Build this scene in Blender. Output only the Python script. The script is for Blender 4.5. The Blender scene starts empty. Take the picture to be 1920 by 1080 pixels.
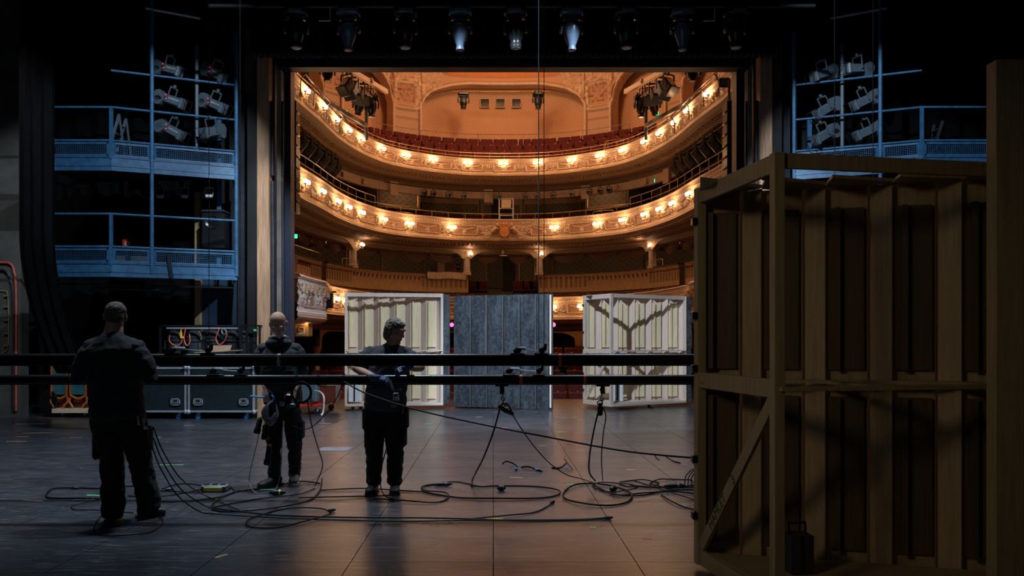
import bpy, math, random
from mathutils import Vector, Matrix, noise
random.seed(7)
SC = bpy.context.scene
COL = SC.collection
PI = math.pi
V = Vector
F = 1450.0; CX = 925.0; CY = 638.0; EYE = 1.5

# ------------------------------------------------------------------ camera, world, lights, exposure
cam_d = bpy.data.cameras.new('camera'); cam = bpy.data.objects.new('camera', cam_d); COL.objects.link(cam)
cam.location = (0, 0, EYE); cam.rotation_euler = (PI/2, 0, 0)
cam_d.sensor_width = 36; cam_d.lens = F/1920*36
cam_d.shift_x = (960-CX)/1920; cam_d.shift_y = (CY-540)/1920
cam_d.clip_end = 200; cam_d.clip_start = 0.05
SC.camera = cam
w = bpy.data.worlds.new('world'); SC.world = w; w.use_nodes = True
w.node_tree.nodes['Background'].inputs[0].default_value = (0.25, 0.32, 0.45, 1)
w.node_tree.nodes['Background'].inputs[1].default_value = 0.006
SC.view_settings.view_transform = 'Standard'; SC.view_settings.look = 'None'
SC.view_settings.gamma = 1; SC.view_settings.use_curve_mapping = False
SC.view_settings.exposure = 0.25
SC.cycles.max_bounces = 6; SC.cycles.sample_clamp_indirect = 4

def lamp(name, kind, loc, power, color, aim=None, size=0.3, angle=60, blend=0.5):
    d = bpy.data.lights.new(name, kind); o = bpy.data.objects.new(name, d); COL.objects.link(o)
    o.location = loc; d.energy = power; d.color = color
    if kind == 'SPOT':
        d.spot_size = math.radians(angle); d.spot_blend = blend; d.shadow_soft_size = size
    elif kind == 'AREA':
        d.size = size
    else:
        d.shadow_soft_size = size
    if aim is not None:
        o.rotation_euler = (V(aim)-V(loc)).to_track_quat('-Z', 'Y').to_euler()
    return o
W_ = lambda px, py, D: ((px-CX)*D/F, D, EYE-(py-CY)*D/F)
COOL = (0.70, 0.84, 1.0); WARM = (1.0, 0.50, 0.22)
lamp('stage_work_light', 'SPOT', (-1.4, 9.6, 7.6), 2500, COOL, (2.4, 16.6, 0.4), 0.07, 45, 0.3)
lamp('stage_work_light', 'SPOT', (2.8, 9.6, 7.6), 2500, COOL, (-2.4, 16.4, 0.4), 0.07, 45, 0.3)
for _x, _p in ((-5.2, 1500), (-1.6, 1900), (2.4, 900)): lamp('floor_work_light', 'SPOT', (_x, 8.9, 9.6), _p, COOL, (_x-.2, 9.8, 0.0), 0.40, 66, 0.7)
lamp('side_fill', 'SPOT', (-7.6, 10.5, 7.0), 200, (0.9, 0.93, 1.0), (-9.2, 15.0, 2.4), 0.2, 60, 0.8)  # added unseen spot that brightens the grey pier
lamp('backstage_fill', 'POINT', (-4.0, 1.5, 5.5), 22, COOL, None, 1.0)
lamp('gallery_work_light', 'SPOT', (-2.2, 8.8, 7.8), 1050, COOL, (-6.3, 14.2, 4.3), 0.05, 38, 0.4)
lamp('gallery_work_light', 'SPOT', (3.0, 8.8, 7.8), 1150, COOL, (7.0, 14.2, 4.5), 0.05, 36, 0.4)
lamp('batten_fill', 'SPOT', (0.5, 5.0, 5.0), 16, COOL, (0.4, 12.5, 6.4), 0.2, 80, 0.6)  # added spot on the moving heads, in place of floor bounce
for _s in (1, -1): lamp('jamb_fill', 'SPOT', (0.41-_s*3.4, 10.5, 7.0), 620, (0.85, 0.92, 1.0), (0.41-_s*5.05, 15.3, 2.9), 0.1, 34, 0.7)  # added unseen pair, only to brighten the jamb strips
lamp('backstage_lamp', 'SPOT', (-3.4, 0.3, 3.7), 88, (1.0, 0.78, 0.50), (1.5, 4.6, 1.4), 0.5, 36, 0.9)
lamp('bracket_glint', 'POINT', W_(575, 606, 20.2), 3, (1.0, 0.55, 0.25), None, 0.05)
lamp('chandelier_glow', 'POINT', (0.41, 24.5, 13.0), 620, (1.0, 0.58, 0.31), None, 0.6)
lamp('chandelier_glow', 'POINT', (0.41, 28.5, 11.6), 130, (1.0, 0.58, 0.31), None, 0.5)

# ------------------------------------------------------------------ projection helper: pixel and depth to a point
def W(px, py, D): return V(((px-CX)*D/F, D, EYE-(py-CY)*D/F))
def G(px, py, z=0.0):
    D = (EYE-z)*F/(py-CY); return V(((px-CX)*D/F, D, z))

# ------------------------------------------------------------------ materials
def newmat(name):
    m = bpy.data.materials.new(name); m.use_nodes = True
    nt = m.node_tree; b = nt.nodes['Principled BSDF']
    return m, nt, b
def L(nt, a, b): nt.links.new(a, b)
def coords(nt, scale=(1,1,1)):
    tc = nt.nodes.new('ShaderNodeTexCoord'); mp = nt.nodes.new('ShaderNodeMapping')
    mp.inputs['Scale'].default_value = scale
    ge = nt.nodes.new('ShaderNodeNewGeometry')
    L(nt, ge.outputs['Position'], mp.inputs['Vector'])
    return mp.outputs['Vector']
def nz(nt, vec, scale, detail=4, rough=0.6):
    n = nt.nodes.new('ShaderNodeTexNoise'); n.inputs['Scale'].default_value = scale
    n.inputs['Detail'].default_value = detail; n.inputs['Roughness'].default_value = rough
    L(nt, vec, n.inputs['Vector']); return n.outputs['Fac']
def ramp(nt, fac, stops):
    r = nt.nodes.new('ShaderNodeValToRGB'); L(nt, fac, r.inputs['Fac'])
    el = r.color_ramp.elements
    while len(el) < len(stops): el.new(0.5)
    for e, (p, c) in zip(el, stops):
        e.position = p; e.color = (c[0], c[1], c[2], 1) if isinstance(c, (tuple, list)) else (c, c, c, 1)
    return r.outputs['Color']
def mix(nt, fac, a, b, mode='MIX'):
    n = nt.nodes.new('ShaderNodeMix'); n.data_type = 'RGBA'; n.blend_type = mode
    if isinstance(fac, (int, float)): n.inputs[0].default_value = fac
    else: L(nt, fac, n.inputs[0])
    for s, x in ((6, a), (7, b)):
        if isinstance(x, (tuple, list)): n.inputs[s].default_value = (x[0], x[1], x[2], 1)
        else: L(nt, x, n.inputs[s])
    return n.outputs[2]
def math_(nt, op, a, b=None, c=None):
    n = nt.nodes.new('ShaderNodeMath'); n.operation = op
    for i, x in enumerate((a, b, c)):
        if x is None: continue
        if isinstance(x, (int, float)): n.inputs[i].default_value = x
        else: L(nt, x, n.inputs[i])
    return n.outputs[0]
def bump(nt, b, h, strength=0.3, dist=0.02):
    n = nt.nodes.new('ShaderNodeBump'); n.inputs['Strength'].default_value = strength
    n.inputs['Distance'].default_value = dist; L(nt, h, n.inputs['Height']); L(nt, n.outputs[0], b.inputs['Normal'])
M = {}
def plain(name, col, rough=0.5, metal=0.0, var=0.25, vs=6, bmp=0.0, bs=60, stretch=(1,1,1), spec=None):
    m, nt, b = newmat(name)
    v = coords(nt, stretch); f = nz(nt, v, vs)
    lo = tuple(c*(1-var) for c in col); hi = tuple(min(1, c*(1+var)) for c in col)
    L(nt, ramp(nt, f, [(0.3, lo), (0.7, hi)]), b.inputs['Base Color'])
    b.inputs['Roughness'].default_value = rough; b.inputs['Metallic'].default_value = metal
    if spec is not None: b.inputs['Specular IOR Level'].default_value = spec
    if bmp: bump(nt, b, nz(nt, v, bs), bmp, 0.01)
    M[name] = m; return m
plain('black_paint', (0.010, 0.011, 0.013), 0.6)
plain('black_velour', (0.004, 0.004, 0.005), 0.95, spec=0.1)
plain('black_metal', (0.018, 0.02, 0.023), 0.32, 0.3)
plain('batten_black', (0.010, 0.011, 0.013), 0.28, 0.2)
plain('dark_steel', (0.04, 0.048, 0.06), 0.45, 0.3, bmp=0.2, bs=12)
plain('fixture_grey', (0.11, 0.15, 0.18), 0.45, 0.1, var=0.1)
plain('dome_black', (0.035, 0.042, 0.05), 0.22, 0.1)
plain('head_grey', (0.09, 0.13, 0.19), 0.3, 0.2, var=0.1)
plain('blue_paint', (0.035, 0.13, 0.26), 0.5, 0.0, var=0.3, vs=9)
plain('navy_panel', (0.022, 0.045, 0.085), 0.5, 0.0, var=0.25, vs=2)
plain('jamb_blue', (0.022, 0.032, 0.06), 0.5, 0.0, var=0.15, vs=2)
plain('aluminium', (0.52, 0.55, 0.60), 0.35, 0.35, var=0.1)
plain('steel_wire', (0.5, 0.56, 0.62), 0.4, 0.1)
plain('case_laminate', (0.018, 0.032, 0.038), 0.35, 0.0, var=0.2, vs=10)
plain('caster_blue', (0.03, 0.22, 0.6), 0.4)
plain('rubber', (0.012, 0.012, 0.013), 0.45)
plain('cable_rubber', (0.005, 0.005, 0.006), 0.5, spec=0.15)
plain('cable_grey', (0.22, 0.22, 0.24), 0.4)
plain('cable_white', (0.75, 0.75, 0.75), 0.4)
plain('cable_red', (0.75, 0.14, 0.09), 0.4)
plain('tape_orange', (0.85, 0.15, 0.06), 0.5)
plain('tape_blue', (0.02, 0.25, 0.6), 0.5)
plain('tape_green', (0.10, 0.75, 0.25), 0.5)
plain('tape_yellow', (0.75, 0.7, 0.08), 0.5)
plain('tape_pink', (0.85, 0.15, 0.2), 0.5)
plain('tape_white', (0.7, 0.68, 0.6), 0.5)
plain('tape_tan', (0.6, 0.42, 0.2), 0.5)
plain('yellow_plastic', (0.8, 0.5, 0.05), 0.4)
plain('red_plastic', (0.7, 0.03, 0.03), 0.4)
plain('red_sign', (0.65, 0.05, 0.02), 0.5)
plain('cardboard', (0.62, 0.42, 0.28), 0.8)
plain('white_paint', (0.8, 0.8, 0.82), 0.5, var=0.05)
plain('weight_grey', (0.55, 0.56, 0.58), 0.6, var=0.1)
plain('weight_dark', (0.05, 0.05, 0.055), 0.6, var=0.1)
plain('brown_board', (0.58, 0.34, 0.20), 0.7, var=0.3, vs=3, stretch=(8,8,0.6), bmp=0.2)
plain('ochre_board', (0.38, 0.27, 0.13), 0.7)
plain('grey_wall', (0.10, 0.10, 0.092), 0.85, var=0.3, vs=2, bmp=0.3, bs=20)
plain('concrete', (0.20, 0.18, 0.15), 0.9, var=0.4, vs=2, bmp=0.4, bs=14)
plain('pine', (0.78, 0.60, 0.42), 0.6, var=0.10, vs=3, stretch=(9,9,0.7), bmp=0.15, bs=20)
plain('ply', (0.88, 0.73, 0.47), 0.65, var=0.10, vs=5, stretch=(6,6,0.8), bmp=0.1)
plain('pine_pale', (0.74, 0.60, 0.50), 0.6, var=0.07, vs=3, stretch=(7,7,0.7))
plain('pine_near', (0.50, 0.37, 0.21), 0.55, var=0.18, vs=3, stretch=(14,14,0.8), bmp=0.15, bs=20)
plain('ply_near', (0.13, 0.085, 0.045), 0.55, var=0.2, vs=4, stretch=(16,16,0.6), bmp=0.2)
plain('cream_stucco', (0.66, 0.50, 0.36), 0.6, var=0.12, vs=8, bmp=0.25, bs=30)
plain('white_stucco', (0.74, 0.66, 0.60), 0.55, var=0.10, vs=8, bmp=0.25, bs=30)
plain('gilt', (0.72, 0.42, 0.14), 0.35, 0.5, var=0.2, vs=20)
plain('brass', (0.75, 0.50, 0.22), 0.3, 0.8)
plain('orange_plaster', (0.72, 0.30, 0.11), 0.75, var=0.08)
plain('ochre_stucco', (0.42, 0.27, 0.13), 0.6, var=0.15, vs=8, bmp=0.25, bs=30)
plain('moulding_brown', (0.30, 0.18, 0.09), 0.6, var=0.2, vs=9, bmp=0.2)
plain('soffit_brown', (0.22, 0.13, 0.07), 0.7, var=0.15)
plain('olive_wall', (0.16, 0.13, 0.08), 0.75, var=0.12)
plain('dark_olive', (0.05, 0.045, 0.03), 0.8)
plain('carpet_dark', (0.08, 0.03, 0.02), 0.9)
plain('red_velvet', (0.11, 0.012, 0.010), 0.85, var=0.2)
plain('mahogany', (0.14, 0.03, 0.015), 0.35, var=0.2)
plain('swag_cloth', (0.26, 0.15, 0.10), 0.9, var=0.1)
plain('linen', (0.62, 0.47, 0.32), 0.9, var=0.1)
plain('rail_metal', (0.45, 0.33, 0.22), 0.35, 0.6)
plain('skin', (0.56, 0.30, 0.22), 0.5, var=0.08)
plain('skin_pale', (0.72, 0.42, 0.34), 0.5, var=0.06)
plain('hair_grey', (0.13, 0.105, 0.10), 0.65, var=0.6, vs=120, bmp=0.5, bs=320, stretch=(1,1,0.3))
plain('hair_brown', (0.20, 0.15, 0.12), 0.5, var=0.6, vs=110, bmp=0.5, bs=260, stretch=(1,1,0.3))
plain('hair_blond', (0.62, 0.36, 0.22), 0.6, var=0.2, vs=90, bmp=0.5, bs=220)
plain('shirt_black', (0.016, 0.021, 0.028), 0.85, var=0.2, bmp=0.2, bs=25)
plain('hoodie', (0.026, 0.034, 0.042), 0.9, var=0.2, bmp=0.25, bs=20)
plain('tshirt_grey', (0.055, 0.058, 0.07), 0.9, var=0.2, bmp=0.25, bs=20)
plain('trouser_black', (0.010, 0.011, 0.013), 0.9, var=0.2, bmp=0.25, bs=18)
plain('boot_black', (0.045, 0.047, 0.052), 0.45)
plain('shoe_grey', (0.14, 0.145, 0.155), 0.55)
plain('glove_blue', (0.02, 0.07, 0.16), 0.7, var=0.2)
plain('orange_wood', (0.55, 0.15, 0.04), 0.35, var=0.25, vs=4)
plain('teal_cloth', (0.03, 0.16, 0.19), 0.8, var=0.25, vs=12)
plain('ink_green', (0.03, 0.12, 0.03), 0.7)
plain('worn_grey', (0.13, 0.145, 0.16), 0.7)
plain('ink_white', (0.75, 0.78, 0.8), 0.5)

def slate():
    m, nt, b = newmat('slate_paint')
    v = coords(nt, (2.5, 2.5, 0.7)); v2 = coords(nt, (1, 1, 1))
    f = nz(nt, v, 2.2, 6, 0.65); g = nz(nt, v2, 14, 5, 0.7)
    c = ramp(nt, f, [(0.34, (0.006, 0.009, 0.013)), (0.5, (0.022, 0.029, 0.038)), (0.68, (0.055, 0.068, 0.082))])
    c = mix(nt, math_(nt, 'MULTIPLY', ramp(nt, g, [(0.45, 0.0), (0.75, 1.0)]), 0.4), c, (0.17, 0.20, 0.24))
    v3 = coords(nt, (5, 5, 0.25)); h = nz(nt, v3, 2.0, 3)
    c = mix(nt, math_(nt, 'MULTIPLY', ramp(nt, h, [(0.62, 0.0), (0.72, 1.0)]), 0.55), c, (0.22, 0.17, 0.13))
    L(nt, c, b.inputs['Base Color']); b.inputs['Roughness'].default_value = 0.75
    bump(nt, b, g, 0.3, 0.005); M['slate'] = m
slate()
def floor_mat():
    m, nt, b = newmat('stage_floor')
    ge = nt.nodes.new('ShaderNodeNewGeometry'); sp = nt.nodes.new('ShaderNodeSeparateXYZ'); L(nt, ge.outputs['Position'], sp.inputs[0])
    x, y = sp.outputs[0], sp.outputs[1]
    def seam(val, per, off, wd):
        a = math_(nt, 'DIVIDE', math_(nt, 'ADD', val, off), per)
        fr = math_(nt, 'FRACT', math_(nt, 'ADD', a, 100.0))
        d = math_(nt, 'ABSOLUTE', math_(nt, 'SUBTRACT', fr, 0.5))
        return math_(nt, 'GREATER_THAN', d, 0.5-wd/per)
    sx = seam(x, 0.965, 0.0, 0.0032); sy = seam(y, 1.93, -7.16, 0.0025)
    sm = math_(nt, 'MAXIMUM', sx, sy)
    v = coords(nt, (0.6, 2.0, 1)); f = nz(nt, v, 1.3, 6, 0.65)
    c = ramp(nt, f, [(0.25, (0.022, 0.025, 0.032)), (0.75, (0.050, 0.055, 0.068))])
    vs = coords(nt, (0.8, 9.0, 1)); s1 = nz(nt, vs, 5.0, 6, 0.8)
    c = mix(nt, math_(nt, 'MULTIPLY', ramp(nt, s1, [(0.52, 0.0), (0.72, 1.0)]), ramp(nt, f, [(0.40, 0.12), (0.62, 0.75)])), c, (0.17, 0.185, 0.21))
    vd = coords(nt, (1.0, 1.0, 1)); s2 = nz(nt, vd, 34.0, 2, 0.6)
    c = mix(nt, ramp(nt, s2, [(0.70, 0.0), (0.73, 0.9)]), c, (0.42, 0.43, 0.45))
    vr = nt.nodes.new('ShaderNodeMapping'); vr.inputs['Rotation'].default_value = (0, 0, 0.6); vr.inputs['Scale'].default_value = (1.2, 18, 1)
    L(nt, ge.outputs['Position'], vr.inputs['Vector']); s3 = nz(nt, vr.outputs[0], 2.4, 3, 0.7)
    c = mix(nt, ramp(nt, s3, [(0.58, 0.0), (0.64, 0.55)]), c, (0.3, 0.31, 0.33))
    c = mix(nt, sm, c, (0.004, 0.004, 0.004))
    wx = coords(nt, (3, 1.0, 1)); n4 = nz(nt, wx, 3, 6, 0.9)
    chip = math_(nt, 'MULTIPLY', seam(x, 0.965, 0.006, 0.010), ramp(nt, n4, [(0.56, 0.0), (0.64, 0.6)]))
    c = mix(nt, chip, c, (0.42, 0.42, 0.42))
    L(nt, c, b.inputs['Base Color'])
    r = ramp(nt, nz(nt, coords(nt, (0.7, 1.4, 1)), 2.2, 5), [(0.3, 0.27), (0.7, 0.34)])
    L(nt, math_(nt, 'MAXIMUM', r, math_(nt, 'MULTIPLY', sm, 0.95)), b.inputs['Roughness']); L(nt, math_(nt, 'SUBTRACT', 1.0, sm), b.inputs['Specular IOR Level']); b.inputs['Specular IOR Level'].default_value = 1.0
    h = math_(nt, 'MULTIPLY', s1, 0.3)
    bump(nt, b, h, 0.05, 0.006)
    M['stage_floor'] = m
floor_mat()
def wallpaper(name, c1, c2, k=5.2):
    m, nt, b = newmat(name)
    ge = nt.nodes.new('ShaderNodeNewGeometry'); sp = nt.nodes.new('ShaderNodeSeparateXYZ'); L(nt, ge.outputs['Position'], sp.inputs[0])
    u = math_(nt, 'MULTIPLY', sp.outputs[0], k); z = math_(nt, 'MULTIPLY', sp.outputs[2], k*1.1)
    def lines(t):
        fr = math_(nt, 'FRACT', math_(nt, 'ADD', t, 200.0)); return math_(nt, 'ABSOLUTE', math_(nt, 'SUBTRACT', fr, 0.5))
    a = lines(math_(nt, 'ADD', u, z)); c = lines(math_(nt, 'SUBTRACT', u, z))
    d = math_(nt, 'MAXIMUM', a, c)
    f = ramp(nt, d, [(0.38, 0.0), (0.48, 1.0)])
    n = nz(nt, coords(nt), 1.1, 3)
    base = mix(nt, n, tuple(x*0.88 for x in c1), tuple(min(1, x*1.12) for x in c1))
    L(nt, mix(nt, f, base, c2), b.inputs['Base Color']); b.inputs['Roughness'].default_value = 0.7
    M[name] = m
wallpaper('scale_orange', (0.76, 0.45, 0.26), (0.52, 0.27, 0.13), 6.8)
wallpaper('scale_olive', (0.24, 0.19, 0.12), (0.42, 0.30, 0.17), 4.0)
def relief_mat(name, field, raised):
    m, nt, b = newmat(name)
    at = nt.nodes.new('ShaderNodeAttribute'); at.attribute_name = 'paint_and_shade'
    v = coords(nt); f = nz(nt, v, 28, 4)
    c = mix(nt, at.outputs['Fac'], field, raised)  # two-tone paint; recessed field darkened further, crevice shade put into the colour
    c = mix(nt, math_(nt, 'MULTIPLY', f, 0.25), c, tuple(x*0.55 for x in field))
    L(nt, c, b.inputs['Base Color']); b.inputs['Roughness'].default_value = 0.55
    bump(nt, b, nz(nt, v, 36, 4), 0.35, 0.02); M[name] = m
relief_mat('relief_warm', (0.50, 0.29, 0.17), (0.80, 0.62, 0.44))
relief_mat('relief_stage_lit', (0.42, 0.27, 0.21), (0.78, 0.72, 0.68))  # whiter copy of the warm relief, stage light put into the colour
def glow(name, col, st):
    m, nt, b = newmat(name); b.inputs['Base Color'].default_value = (*col, 1)
    b.inputs['Emission Color'].default_value = (*col, 1); b.inputs['Emission Strength'].default_value = st; M[name] = m
glow('globe_lit', (1.0, 0.72, 0.42), 7.0)
glow('globe_pink', (1.0, 0.12, 0.35), 2.2)
glow('exit_green', (0.05, 0.8, 0.35), 1.6)
glow('knob_red_glow', (1.0, 0.04, 0.06), 1.0)  # emission for the lantern knobs, which are no lamps
# ------------------------------------------------------------------ mesh builder
class MB:
    def __init__(s): s.v = []; s.f = []; s.mi = []; s.cur = 0
    def m(s, i): s.cur = i; return s
    def add(s, vs, fs):
        n = len(s.v); s.v += [tuple(p) for p in vs]; s.f += [tuple(i+n for i in f) for f in fs]; s.mi += [s.cur]*len(fs); return s
    def merge(s, o, mat=None):
        n = len(s.v); s.v += [tuple((mat @ V(p)) if mat else p) for p in o.v]
        s.f += [tuple(i+n for i in f) for f in o.f]; s.mi += list(o.mi); return s
    def box(s, c, d, rot=None):
        c = V(c); x, y, z = d[0]/2, d[1]/2, d[2]/2
        pts = [V((a*x, b*y, e*z)) for a in (-1, 1) for b in (-1, 1) for e in (-1, 1)]
        if rot is not None: pts = [rot @ p for p in pts]
        return s.add([c+p for p in pts], [(0,1,3,2),(4,6,7,5),(0,4,5,1),(2,3,7,6),(0,2,6,4),(1,5,7,3)])
    def bb(s, x0, x1, y0, y1, z0, z1): return s.box(((x0+x1)/2, (y0+y1)/2, (z0+z1)/2), (x1-x0, y1-y0, z1-z0))
    def bar(s, p0, p1, w, h, up=(0,0,1)):
        p0, p1 = V(p0), V(p1); d = (p1-p0); ln = d.length; d.normalize(); up = V(up)
        if abs(d.dot(up)) > 0.98: up = V((0,1,0))
        r = d.cross(up).normalized(); u = r.cross(d)
        R = Matrix((r, d, u)).transposed()
        return s.box((p0+p1)/2, (w, ln, h), R)
    def bevbox(s, c, d, b):
        c = V(c); x, y, z = d[0]/2, d[1]/2, d[2]/2; b = min(b, x*.9, y*.9, z*.9)
        pl = [(-x+b,-y),(x-b,-y),(x,-y+b),(x,y-b),(x-b,y),(-x+b,y),(-x,y-b),(-x,-y+b)]
        rings = []
        for (zz, k) in ((-z, b), (-z+b, 0), (z-b, 0), (z, b)):
            rings.append([c+V((px*(1-k/x), py*(1-k/y), zz)) for px, py in pl])
        return s.rings(rings, True)
    def rings(s, rs, cap=True, closed=True):
        n = len(rs[0]); vs = [p for r in rs for p in r]; fs = []
        for i in range(len(rs)-1):
            for j in range(n if closed else n-1):
                k = (j+1) % n; fs.append((i*n+j, i*n+k, (i+1)*n+k, (i+1)*n+j))
        if cap and closed: fs.append(tuple(range(n-1, -1, -1))); fs.append(tuple((len(rs)-1)*n+j for j in range(n)))
        return s.add(vs, fs)
    def cyl(s, p0, p1, r, n=12, r2=None):
        p0, p1 = V(p0), V(p1); r2 = r if r2 is None else r2; d = (p1-p0).normalized()
        a = d.orthogonal().normalized(); b = d.cross(a)
        ring = lambda p, q: [p+a*math.cos(2*PI*i/n)*q+b*math.sin(2*PI*i/n)*q for i in range(n)]
        return s.rings([ring(p0, r), ring(p1, r2)])
    def tube(s, pts, r, n=6, cap=True):
        pts = [V(p) for p in pts]; rs = []; a = None
        for i, p in enumerate(pts):
            d = (pts[min(i+1, len(pts)-1)]-pts[max(i-1, 0)])
            if d.length < 1e-9: d = V((0,0,1))
            d.normalize()
            if a is None: a = d.orthogonal().normalized()
            a = (a-d*a.dot(d))
            a = a.normalized() if a.length > 1e-6 else d.orthogonal().normalized()
            b = d.cross(a); q = r[i] if isinstance(r, (list, tuple)) else r
            rs.append([p+a*math.cos(2*PI*k/n)*q+b*math.sin(2*PI*k/n)*q for k in range(n)])
        return s.rings(rs, cap)
    def lathe(s, prof, c=(0,0,0), axis=(0,0,1), n=16):
        c = V(c); d = V(axis).normalized(); a = d.orthogonal().normalized(); b = d.cross(a)
        rs = [[c+d*h+a*math.cos(2*PI*k/n)*max(r, 1e-4)+b*math.sin(2*PI*k/n)*max(r, 1e-4) for k in range(n)] for r, h in prof]
        return s.rings(rs, True)
    def ball(s, c, r, n=12, m=8, R=None):
        c = V(c); r = (r, r, r) if isinstance(r, (int, float)) else r; rs = []
        for i in range(m+1):
            t = PI*i/m; q = max(math.sin(t), 1e-3)
            ring = []
            for k in range(n):
                p = V((r[0]*q*math.cos(2*PI*k/n), r[1]*q*math.sin(2*PI*k/n), -r[2]*math.cos(t)))
                ring.append(c+(R @ p if R is not None else p))
            rs.append(ring)
        return s.rings(rs, True)
    def loft(s, secs, right=(1,0,0), n=16, power=2.0):
        """secs: (point, half width along right, half depth); rounded ends"""
        right = V(right); rs = []
        ss = [(V(p), a, b) for p, a, b in secs]
        d0 = (ss[1][0]-ss[0][0]).normalized(); d1 = (ss[-1][0]-ss[-2][0]).normalized()
        full = [(ss[0][0]-d0*min(ss[0][1], ss[0][2])*k1, ss[0][1]*k2, ss[0][2]*k2, d0) for k1, k2 in ((0.6, 0.35), (0.4, 0.75))]
        for i, (p, a, b) in enumerate(ss):
            d = (ss[min(i+1, len(ss)-1)][0]-ss[max(i-1, 0)][0]).normalized(); full.append((p, a, b, d))
        full += [(ss[-1][0]+d1*min(ss[-1][1], ss[-1][2])*k1, ss[-1][1]*k2, ss[-1][2]*k2, d1) for k1, k2 in ((0.4, 0.75), (0.6, 0.35))]
        for p, a, b, d in full:
            r = right-d*right.dot(d)
            r = r.normalized() if r.length > 1e-3 else d.orthogonal().normalized()
            u = d.cross(r); ring = []
            for k in range(n):
                c, q = math.cos(2*PI*k/n), math.sin(2*PI*k/n)
                e = 2/power
                c = math.copysign(abs(c)**e, c); q = math.copysign(abs(q)**e, q)
                ring.append(p+r*c*a+u*q*b)
            rs.append(ring)
        return s.rings(rs, True)
    def torus(s, c, R, r, axis=(0,0,1), n=28, m=8, sx=1.0):
        c = V(c); d = V(axis).normalized(); a = d.orthogonal().normalized(); b = d.cross(a)
        if abs(d.z) > .9: a = V((1,0,0)); b = V((0,1,0))
        return s.tube([c+a*math.cos(2*PI*i/n)*R*sx+b*math.sin(2*PI*i/n)*R for i in range(n+1)], r, m)
    def grid(s, P, nu, nv):
        vs = [P(i, j) for i in range(nu) for j in range(nv)]
        fs = [(i*nv+j, (i+1)*nv+j, (i+1)*nv+j+1, i*nv+j+1) for i in range(nu-1) for j in range(nv-1)]
        return s.add(vs, fs)
    def text(s, txt, size, o, xdir, ydir, align='CENTER', ext=0.001):
        c = bpy.data.curves.new('lettering', 'FONT'); c.body = txt; c.size = size; c.align_x = align; c.align_y = 'CENTER'; c.extrude = ext
        ob = bpy.data.objects.new('lettering', c); me = bpy.data.meshes.new_from_object(ob)
        X = V(xdir).normalized(); Y = V(ydir).normalized(); Z = X.cross(Y); o = V(o)
        s.add([o+X*v.co.x+Y*v.co.y+Z*v.co.z for v in me.vertices], [tuple(p.vertices) for p in me.polygons])
        bpy.data.objects.remove(ob); bpy.data.curves.remove(c); bpy.data.meshes.remove(me); return s
    def mesh(s, name, mats, off=None, smooth=True, attr=None):
        me = bpy.data.meshes.new(name); off = off or V((0,0,0))
        me.from_pydata([(x-off.x, y-off.y, z-off.z) for x, y, z in s.v], [], s.f)
        for mm in (mats if isinstance(mats, (list, tuple)) else [mats]): me.materials.append(M[mm] if isinstance(mm, str) else mm)
        if max(s.mi, default=0): me.polygons.foreach_set('material_index', s.mi)
        if attr:
            at = me.attributes.new('paint_and_shade', 'FLOAT', 'POINT'); at.data.foreach_set('value', attr)
        me.update(); me.validate()
        if smooth:
            import bmesh
            b = bmesh.new(); b.from_mesh(me); bmesh.ops.recalc_face_normals(b, faces=b.faces) if not attr else None
            for f in b.faces: f.smooth = True
            for e in b.edges:
                if len(e.link_faces) == 2 and e.calc_face_angle(0) > 0.7: e.smooth = False
            b.to_mesh(me); b.free()
        return me
    def build(s, name, mats, parent=None, smooth=True, bevel=0, attr=None):
        """a child of an empty keeps world coordinates; a top-level mesh gets its origin at its base"""
        if parent is not None: off = root_loc(parent)
        else:
            xs = [p[0] for p in s.v]; ys = [p[1] for p in s.v]; zs = [p[2] for p in s.v]
            off = V(((min(xs)+max(xs))/2, (min(ys)+max(ys))/2, min(zs)))
        o = bpy.data.objects.new(name, s.mesh(name, mats, off, smooth, attr)); COL.objects.link(o)
        if parent is not None: o.parent = parent
        else: o.location = off
        if bevel:
            b = o.modifiers.new('bevel', 'BEVEL'); b.width = bevel; b.segments = 2; b.limit_method = 'ANGLE'
        return o
def root_loc(o):
    p = V((0,0,0))
    while o is not None: p = p+o.location; o = o.parent
    return p
def tag(o, label, cat, group=None):
    o['label'] = label; o['category'] = cat
    if group: o['group'] = group
    return o
def struct(o): o['kind'] = 'structure'; return o
def stuff(o): o['kind'] = 'stuff'; return o
def thing(name, label, cat, loc, group=None):
    o = bpy.data.objects.new(name, None); COL.objects.link(o); o.location = V(loc); o.empty_display_size = 0.1
    return tag(o, label, cat, group)
KIDS = {}
def copy_thing(r, loc, rot=None, label=None, group=None, scale=None):
    c = r.copy(); COL.objects.link(c); c.location = V(loc)
    if rot is not None: c.rotation_euler = rot
    if scale is not None: c.scale = scale
    if label: c['label'] = label
    if group: c['group'] = group
    if r.name not in KIDS: KIDS[r.name] = [(x, list(x.children)) for x in r.children]
    for ch, gr in KIDS[r.name]:
        k = ch.copy(); COL.objects.link(k); k.parent = c
        for g in gr: q = g.copy(); COL.objects.link(q); q.parent = k
    return c
ORD = ['first','second','third','fourth','fifth','sixth','seventh','eighth','ninth','tenth','eleventh','twelfth','thirteenth','fourteenth','fifteenth','sixteenth','seventeenth','eighteenth','nineteenth','twentieth']
def ordw(i):
    if i < 20: return ORD[i]
    t = {2:'twenty', 3:'thirty', 4:'forty', 5:'fifty'}[(i+1)//10]
    return t+'-'+ORD[(i+1) % 10-1] if (i+1) % 10 else {'twenty':'twentieth','thirty':'thirtieth','forty':'fortieth','fifty':'fiftieth'}[t]
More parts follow.
